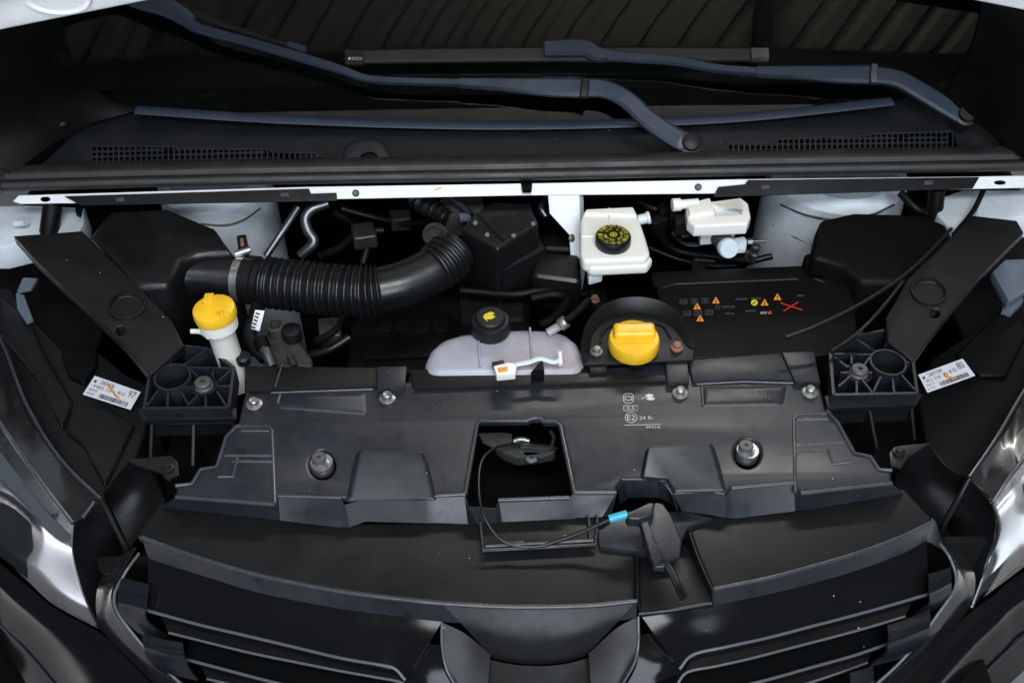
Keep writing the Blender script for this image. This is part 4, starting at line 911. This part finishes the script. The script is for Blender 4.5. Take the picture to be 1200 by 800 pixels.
ramp([(820, 478, pz-.001), (823, 452, pz-.001), (924, 450, pz-.001), (920, 476, pz-.001)], [(828, 472, pz+.003), (829, 457, pz+.003), (916, 455, pz+.003), (910, 470, pz+.003)])
# rear flange, tabs
prism('rear_flange', [(286, 428), (442, 430), (442, 452), (318, 457), (290, 458)], pz+0.006, 0.012, 'cover', panel, 0.003)
prism('rear_flange', [(480, 432), (690, 431), (690, 437), (778, 441), (781, 446), (484, 455)], pz+0.006, 0.012, 'cover', panel, 0.003)
prism('rear_flange', [(806, 421), (915, 413), (930, 445), (871, 444), (812, 447)], pz+0.006, 0.012, 'panel', panel, 0.003)
prism('rear_flange', [(916, 412), (954, 411), (962, 448), (932, 447)], pz+0.009, 0.012, 'panel', panel, 0.003)
prism('rear_tab', [(441, 429), (477, 428), (474, 454), (442, 455)], pz+0.012, 0.014, 'panel', panel, 0.003)
lathe('tab_hole', [(0.0055, 0), (0.0055, 0.0008)], U(457, 436, pz+0.012), 'ink', panel, n=16)
prism('rear_tab', [(780, 424), (806, 422), (808, 448), (782, 449)], pz+0.010, 0.014, 'panel', panel, 0.003)
tube('flange_rib', U3([(330, 428, pz+.008), (322, 455, pz+.008)]), 0.003, 'panel', panel, 8)
prism('dark_fin', [(622, 436), (636, 420), (638, 436)], 0.975, 0.02, 'dark', panel, 0.001)
# bolts and pins
def boltmesh(x, y):
    bm = nb(); a_lathe(bm, [(0.0125, 0), (0.0125, 0.002), (0.0105, 0.003), (0.0075, 0.0035), (0.0072, 0.010), (0.0055, 0.0115), (0.003, 0.0105)], U(x, y, pz+0.0005), (0, 0, 1), 12)
    return finish('bolt', bm, 'zinc', panel, 30)
b0_ = boltmesh(298, 474)
for (x, y) in ((454, 467), (797, 461), (949, 460)): again(b0_, U(x, y, pz+0.0005)+Vector((0, 0, 0.00575)), panel)
def pinset(x, y):
    c = U(x, y, pz-0.006)
    lathe('pin_collar', [(0.0165, -0.012), (0.0165, 0.002), (0.0155, 0.004), (0.010, 0.004)], c, 'bright', panel, n=28)
    lathe('buffer_pin', [(0.0105, 0.003), (0.0105, 0.010), (0.0095, 0.012), (0.003, 0.012), (0.0025, 0.008)], c+Vector((-0.003, 0.003, 0)), 'pin', panel, n=24)
    prism('pin_clip', [(x+4, y-8), (x+9, y-2), (x+6, y+2), (x+3, y-3)], pz+0.002, 0.003, 'bright', panel, 0.0005)
pinset(377, 543); pinset(876, 529)
# tray below the latch opening
tr = prism('cable_tray', [(563, 612), (700, 606), (699, 637), (566, 645)], 0.924, 0.006, 'cover', panel, 0.002)
beads('tray_rim', [[(563, 612), (566, 645), (698, 638), (700, 606)], [(569, 640), (695, 633)], [(690, 607), (692, 634)]], 0.0022, 'lip', tr, z=0.9275)
prism('tray_slot', [(594, 634), (614, 633), (613, 639), (598, 639)], 0.927, 0.003, 'ink', tr, 0.0005)
# print on the panel
PP = PZ(pz+0.0007)
bm = nb(); a_line(bm, [(731, 463), (733, 461), (740, 461), (742, 463), (742, 470), (740, 472), (733, 472), (731, 470)], 0.7, PP, True)
a_line(bm, [(733, 465), (736, 464), (740, 465), (740.5, 468), (736, 469), (733, 468)], 0.7, PP, True); finish('printed_symbol', bm, 'wprint', panel)
bm = nb(); a_poly(bm, [(756, 463), (760, 461), (765, 462), (766, 464), (763, 465), (767, 466), (767, 468), (763, 469), (757, 468), (759, 466)], PP); a_line(bm, [(752, 467), (757, 465)], 0.9, PP); finish('printed_symbol', bm, 'wprint', panel)
bm = nb(); a_line(bm, box_px(731, 475, 747, 481), 0.7, PP, True); a_text(bm, '0,5', box_px(734.5, 476, 743.5, 480.3), PP); finish('printed_text', bm, 'wprint', panel)
bm = nb(); a_line(bm, ell(739.5, 489, 6.8, 6, 24), 0.8, PP, True); a_text(bm, 'E2', box_px(735, 486, 744, 492), PP); a_text(bm, '24 R-', box_px(749, 487, 766, 491.5), PP); finish('printed_text', bm, 'wprint', panel)
bm = nb(); a_line(bm, [(732, 498), (774, 497)], 0.6, PP); a_text(bm, '6040 013 456', box_px(757, 499, 774, 501.5), PP); finish('printed_text', bm, 'wprint', panel)
# lower cross-member closing the opening
bm = nb(); a_box(bm, (0.01, 0.0, 0.80), 1.2, 0.25, 0.01); finish('cross_member', bm, 'dark', van)

# ---- latch, cable, bracket
latch = prism('bonnet_latch', [(580, 522), (604, 519), (640, 521), (652, 524), (650, 530), (628, 534), (606, 536), (590, 530)], 0.905, 0.02, 'cast', van, 0.003, label='bonnet latch down inside the opening of the front panel')
prism('latch_plate', [(560, 507), (590, 506), (600, 508), (600, 520), (580, 524), (566, 518)], 0.90, 0.004, 'cast', latch, 0.001)
prism('latch_jaw', [(608, 518), (640, 520), (654, 524), (640, 527), (610, 524)], 0.912, 0.006, 'alu', latch, 0.0015)
prism('latch_jaw', [(612, 528), (628, 529), (650, 531), (636, 536), (614, 534)], 0.905, 0.004, 'cast', latch, 0.0015)
tube('latch_spring', U3([(602, 517, .915), (608, 515, .917), (614, 515, .917), (620, 517, .915)]), 0.004, 'zinc', latch, 10)
tube('latch_spring', U3([(618, 537, .905), (622, 540, .905), (628, 538, .905)]), 0.004, 'blueb', latch, 10)
tube('latch_arm', U3([(645, 505, .90), (649, 512, .90), (646, 524, .90)]), 0.003, 'cast', latch, 8)
tube('release_cable', U3([(622, 520, .92), (604, 520, .925), (584, 523, .94), (570, 532, .955), (563, 545, .962), (561, 565, .965), (563, 590, .965), (572, 614, .955), (590, 634, .94), (615, 641, .936), (645, 637, .938), (675, 626, .945), (700, 615, .955), (722, 605, .962)]), 0.0019, 'hose', van, 10, 8, label='thin release cable looping from the latch to the blue ferrule')
tube('cable_sleeve', U3([(640, 638, .938), (675, 626, .945), (700, 615, .955), (716, 608, .961)]), 0.0027, 'black', van, 10)
fb = prism('cable_bracket', [(748, 607), (764, 601), (767, 588), (777, 589), (787, 604), (799, 634), (797, 650), (784, 655), (779, 664), (766, 664), (761, 652)], 0.962, 0.012, 'panel', van, 0.003, 3, label='dark grey cable bracket with a cyan ferrule on the front panel')
prism('bracket_head', [(733, 601), (759, 588), (767, 588), (766, 602), (749, 608), (736, 607)], 0.972, 0.02, 'panel', fb, 0.004, 3)
prism('bracket_rib', [(749, 607), (757, 604), (777, 654), (768, 662), (763, 655)], 0.9665, 0.01, 'panel', fb, 0.0025, 3)
prism('bracket_cheek', [(700, 622), (735, 598), (800, 598), (836, 606), (806, 618), (795, 640), (745, 645), (702, 640)], 0.9265, 0.02, 'panel', fb, 0.004)
tube('cyan_ferrule', [U(714, 608, .963), U(735, 602, .968)], 0.0058, 'cyan', fb, 16)
bm = nb()
for (x, y, r_) in ((766, 639, 1.6), (771, 639, 2.2), (776, 638, 1.6)): a_poly(bm, ell(x, y, r_, r_*1.1, 10), PZ(.9672))
a_line(bm, [(764, 629), (771, 628.5)], 1.6, PZ(.9672)); finish('bracket_holes', bm, 'ink', fb)
for k in range(5):
    o_ = k*2.0
    tube('cable_strand', U3([(771+o_*.6, 652, .962), (780+o_*.8, 664, .958), (790+o_*.7, 682, .945), (799+o_*.7, 702-k, .925)]), 0.0024, 'dark' if k < 4 else 'cover', fb, 8)

# ---- grille: ledge, tongue, slats
lz = 0.92
el = [(166, 629), (198, 641), (232, 653), (292, 671), (345, 683), (400, 693), (460, 701), (518, 707), (592, 711), (650, 711), (700, 709), (746, 704)]
ledge = prism('grille_ledge', [(187, 586), (206, 590), (300, 602), (400, 612), (560, 608), (700, 602), (745, 600), (746, 704)]+el[::-1][1:]+[(158, 627)], lz, 0.02, 'ledge', van, 0.008, 4, label='dusty matt black ledge between the front panel and the grille, on the filler cap side')
er = [(836, 690), (900, 677), (960, 661), (1010, 646), (1060, 627), (1091, 612)]
ledge2 = prism('grille_ledge', [(800, 600), (850, 604), (1050, 572), (1060, 572), (1092, 606)]+er[::-1]+[(818, 650)], lz, 0.02, 'ledge', van, 0.008, 4, label='dusty matt black ledge between the front panel and the grille, on the battery side')
def strip(name, A, B, m, parent, sub=4, th=0.002, n=2):
    rows = [U3(A), U3(B)]
    return surf(name, rows, m, parent, sub, th)
strip('ledge_face', [(x, y, lz-.002) for x, y in el], [(174, 654, .893), (204, 664, .893), (237, 674, .893), (292, 691, .893), (345, 703, .893), (400, 713, .893), (460, 721, .893), (518, 728, .893), (592, 732, .893), (650, 732, .893), (700, 730, .893), (746, 724, .893)], 'panel', ledge)
strip('ledge_face', [(x, y, lz-.002) for x, y in er], [(835, 709, .893), (900, 696, .893), (960, 681, .893), (1010, 666, .893), (1058, 648, .893), (1086, 633, .893)], 'panel', ledge2)
strip('ledge_end', [(1092, 606, lz-.002), (1098, 614, .915), (1102, 628, .90)], [(1086, 633, .893), (1098, 640, .885), (1110, 650, .87)], 'black', ledge2)
nt_ = prism('ledge_notch', [(746, 640), (790, 630), (822, 650), (838, 707), (750, 719), (746, 704)], 0.900, 0.01, 'cover', van, 0.002)
tube('notch_lip', U3([(748, 719, .901), (790, 714, .901), (833, 706, .901)]), 0.0025, 'panel', nt_, 8)
surf('notch_wall', [U3([(745, 640, lz), (746, 704, lz)]), U3([(749, 645, .898), (750, 719, .898)])], 'cover', nt_, 2, 0.002)
surf('notch_wall', [U3([(802, 602, lz), (818, 650, lz), (836, 690, lz)]), U3([(795, 615, .898), (812, 655, .898), (837, 708, .898)])], 'cover', nt_, 2, 0.002)
tube('ledge_lip', U3([(x, y, lz-.0015) for x, y in el]), 0.003, 'lip', ledge, 8)
tube('ledge_lip', U3([(x, y, lz-.0015) for x, y in er]), 0.003, 'lip', ledge2, 8)
# centre tongue
surf('badge_tongue', [U3([(520, 709, .917), (570, 712, .917), (625, 713, .917), (690, 711, .917), (744, 706, .917)]), U3([(545, 735, .895), (585, 745, .890), (625, 748, .888), (675, 745, .89), (720, 732, .895)]),
     U3([(572, 764, .860), (598, 769, .858), (628, 771, .857), (660, 770, .858), (690, 763, .860)]), U3([(580, 772, .840), (602, 776, .838), (628, 778, .837), (656, 776, .838), (682, 770, .840)])], 'black', ledge, 6, 0.002)
# gloss top of the grille
gr = bpy.data.objects.new('grille', None); COL.objects.link(gr); gr.parent = van; c = U(620, 760, .85); WO[gr.name] = c; gr.location = c-WO['van']
gr['label'] = 'glossy black front grille with thin slats either side of the badge recess'
L1 = [(172, 715, .85), (230, 731, .85), (290, 745, .85), (345, 758, .85), (400, 771, .85), (440, 778, .85), (462, 783, .848), (475, 797, .84)]
L2 = [(198, 741, .835), (250, 754, .835), (300, 766, .835), (350, 776, .835), (400, 786, .835), (440, 793, .835), (472, 800, .835), (480, 812, .83)]
L3 = [(217, 772, .80), (270, 786, .80), (320, 799, .80), (370, 810, .80), (420, 820, .80), (470, 829, .80), (520, 838, .80), (560, 845, .80)]
L4 = [(243, 795, .785), (290, 806, .785), (330, 815, .785), (380, 826, .785), (430, 836, .785), (480, 845, .785), (530, 853, .785), (570, 860, .785)]
T0 = [(174, 652, .892), (237, 672, .892), (292, 689, .892), (345, 702, .892), (400, 712, .892), (455, 720, .892), (490, 725, .892), (518, 728, .892)]
R1 = [(1088, 696, .85), (1040, 710, .85), (1000, 721, .85), (950, 734, .85), (900, 747, .85), (850, 758, .85), (812, 767, .848), (796, 784, .84)]
R2 = [(1060, 722, .835), (1020, 734, .835), (980, 745, .835), (930, 758, .835), (880, 771, .835), (840, 780, .835), (806, 787, .835), (794, 800, .83)]
R3 = [(1041, 754, .80), (1000, 768, .80), (950, 782, .80), (900, 796, .80), (850, 808, .80), (800, 820, .80), (750, 830, .80), (700, 838, .80)]
R4 = [(1016, 776, .785), (980, 789, .785), (940, 802, .785), (890, 816, .785), (840, 828, .785), (790, 838, .785), (740, 846, .785), (700, 852, .785)]
TR = [(1086, 631, .892), (1058, 646, .892), (1010, 664, .892), (960, 679, .892), (900, 694, .892), (855, 704, .892), (800, 713, .892), (750, 719, .892)]
for (T, A, B, C_, D) in ((T0, L1, L2, L3, L4), (TR, R1, R2, R3, R4)):
    mid = [((a[0]+b[0])/2, (a[1]+b[1])/2, 0.8735) for a, b in zip(T, A)]
    surf('grille_top', [U3(T), U3(mid), U3(A)], 'gloss', gr, 5, 0.003)
    def slat(A, B, hgt):
        up = U3(A); lo = U3(B)
        surf('slat', [up, [p.lerp(q, 0.45)+Vector((0, 0.012, -0.004)) for p, q in zip(up, lo)], lo], 'gloss', gr, 4, 0.003)
    slat(A, B, 0)
    tube('slat_edge', [p+Vector((0, 0, .001)) for p in U3(A)], 0.0022, 'edge', gr, 8)
    tube('slat_edge', [p+Vector((0, 0, .001)) for p in U3(B)], 0.0022, 'edge', gr, 8)
    slat(C_, D, 0)
    tube('slat_edge', [p+Vector((0, 0, .001)) for p in U3(C_)], 0.0022, 'edge', gr, 8)
    tube('slat_edge', [p+Vector((0, 0, .001)) for p in U3(D)], 0.0022, 'edge', gr, 8)
    surf('slat_top', [[p+Vector((0, 0.05, -.002)) for p in U3(C_)], [p+Vector((0, 0, -.002)) for p in U3(C_)]], 'gloss', gr, 4, 0.003)
bm = nb(); a_box(bm, (0.0, -0.16, 0.62), 1.25, 0.01, 0.5); a_box(bm, (0, -0.25, 0.68), 1.3, 0.3, 0.01); finish('grille_back', bm, 'dark', gr)
# badge recess
surf('badge_recess', [U3([(518, 729, .892), (545, 742, .88), (575, 766, .855)]), U3([(518, 755, .875), (545, 775, .86), (572, 795, .84)]), U3([(524, 785, .855), (545, 805, .84), (570, 825, .82)]), U3([(540, 812, .83), (560, 835, .82), (580, 850, .80)])], 'cover', gr, 5, 0.002)
surf('badge_recess', [U3([(748, 722, .892), (722, 736, .88), (690, 765, .855)]), U3([(748, 752, .875), (722, 772, .86), (692, 795, .84)]), U3([(744, 775, .855), (722, 802, .84), (694, 825, .82)]), U3([(730, 800, .83), (710, 825, .82), (690, 850, .80)])], 'cover', gr, 5, 0.002)
surf('badge_plate', [U3([(572, 772, .838), (600, 778, .837), (630, 780, .836), (660, 778, .837), (692, 770, .838)]), U3([(570, 830, .80), (600, 836, .80), (630, 838, .80), (660, 836, .80), (694, 828, .80)])], 'dark', gr, 5, 0.002)
tube('recess_edge', U3([(518, 729, .894), (518, 755, .877), (524, 785, .857), (540, 812, .832)]), 0.002, 'edge', gr, 8)
tube('recess_edge', U3([(748, 722, .894), (748, 752, .877), (744, 775, .857), (730, 800, .832)]), 0.002, 'edge', gr, 8)
surf('grille_cheek', [U3([(455, 745, .862), (487, 752, .866), (518, 756, .872)]), U3([(464, 775, .848), (490, 782, .850), (520, 784, .852)]), U3([(480, 802, .832), (505, 812, .832), (538, 815, .828)])], 'gloss', gr, 4, 0.002)
surf('grille_cheek', [U3([(815, 728, .862), (780, 738, .866), (748, 744, .872)]), U3([(806, 765, .848), (778, 774, .850), (747, 776, .852)]), U3([(794, 790, .832), (765, 800, .832), (732, 806, .828)])], 'gloss', gr, 4, 0.002)
# end blocks
def block(pts, name='slat_end'):
    surf(name, [U3(r_) for r_ in pts], 'block', gr, 5, 0.003)
block([[(142, 676, .880), (158, 680, .880), (175, 684, .880)], [(138, 700, .872), (155, 704, .872), (171, 708, .872)], [(141, 720, .845), (158, 724, .845), (173, 728, .845)], [(160, 740, .82), (175, 748, .82), (196, 745, .82)]])
block([[(165, 742, .838), (190, 748, .838), (214, 752, .838)], [(168, 756, .835), (192, 763, .835), (216, 766, .835)], [(172, 770, .812), (196, 777, .812), (220, 781, .812)], [(186, 785, .79), (208, 792, .79), (232, 797, .79)]])
block([[(1088, 672, .880), (1102, 668, .880), (1114, 664, .880)], [(1089, 694, .872), (1103, 688, .872), (1115, 682, .872)], [(1088, 708, .845), (1102, 702, .845), (1114, 696, .845)], [(1070, 722, .82), (1090, 716, .82), (1104, 710, .82)]])
block([[(1040, 732, .838), (1065, 724, .838), (1090, 712, .838)], [(1041, 750, .835), (1066, 742, .835), (1090, 732, .835)], [(1038, 766, .812), (1062, 758, .812), (1086, 748, .812)], [(1020, 780, .79), (1046, 774, .79), (1072, 762, .79)]])
block([[(996, 788, .80), (1010, 784, .80), (1023, 779, .80)], [(997, 806, .79), (1011, 802, .79), (1024, 797, .79)], [(996, 820, .76), (1010, 816, .76), (1022, 812, .76)]])
# grille surround running down both sides
def surround(rows, edge):
    surf('grille_surround', [U3(r_) for r_ in rows], 'lampbody', gr, 5, 0.003); tube('surround_edge', U3(edge), 0.0022, 'edge', gr, 8)
surround([[(158, 640, .885), (150, 645, .875), (132, 655, .85)], [(140, 672, .878), (132, 676, .865), (114, 690, .83)], [(130, 700, .85), (124, 710, .83), (114, 725, .78)], [(142, 728, .82), (134, 740, .79), (122, 742, .745)], [(190, 780, .78), (180, 790, .75), (170, 790, .735)], [(250, 830, .75), (240, 845, .73), (225, 845, .72)]],
         [(163, 648, .888), (146, 672, .882), (134, 700, .856), (145, 728, .825), (192, 782, .785), (250, 832, .755)])
surround([[(1096, 622, .885), (1104, 628, .875), (1122, 640, .85)], [(1118, 655, .878), (1124, 660, .865), (1142, 672, .83)], [(1122, 685, .85), (1130, 692, .83), (1140, 704, .78)], [(1104, 715, .82), (1114, 722, .79), (1134, 716, .745)], [(1060, 770, .78), (1072, 776, .75), (1088, 770, .735)], [(1000, 822, .75), (1015, 835, .73), (1035, 830, .72)]],
         [(1096, 630, .888), (1114, 655, .882), (1120, 685, .856), (1102, 715, .825), (1058, 772, .785), (1000, 824, .755)])
# white plug and tie lying on the tank edge
cp = prism('wiring_connector', [(578, 428), (596, 424), (606, 426), (604, 437), (582, 439)], 0.985, 0.014, 'reservoir', van, 0.002, label='small white wiring connector resting on the panel edge before the tank')
prism('connector_tag', [(583, 431), (595, 429), (595, 434), (584, 436)], 0.986, 0.004, 'oprint', cp, 0.0005)
prism('connector_latch', [(576, 424), (590, 421), (592, 426), (578, 429)], 0.985, 0.01, 'black', cp, 0.001)
tube('connector_strip', U3([(604, 427, .985), (620, 424, .986), (633, 420, .988), (648, 424, .986), (656, 422, .986)]), 0.0045, 'module', cp, 8, flat=0.5)
tube('connector_strip', U3([(656, 413, .986), (657, 427, .984)]), 0.0035, 'reservoir', cp, 8)
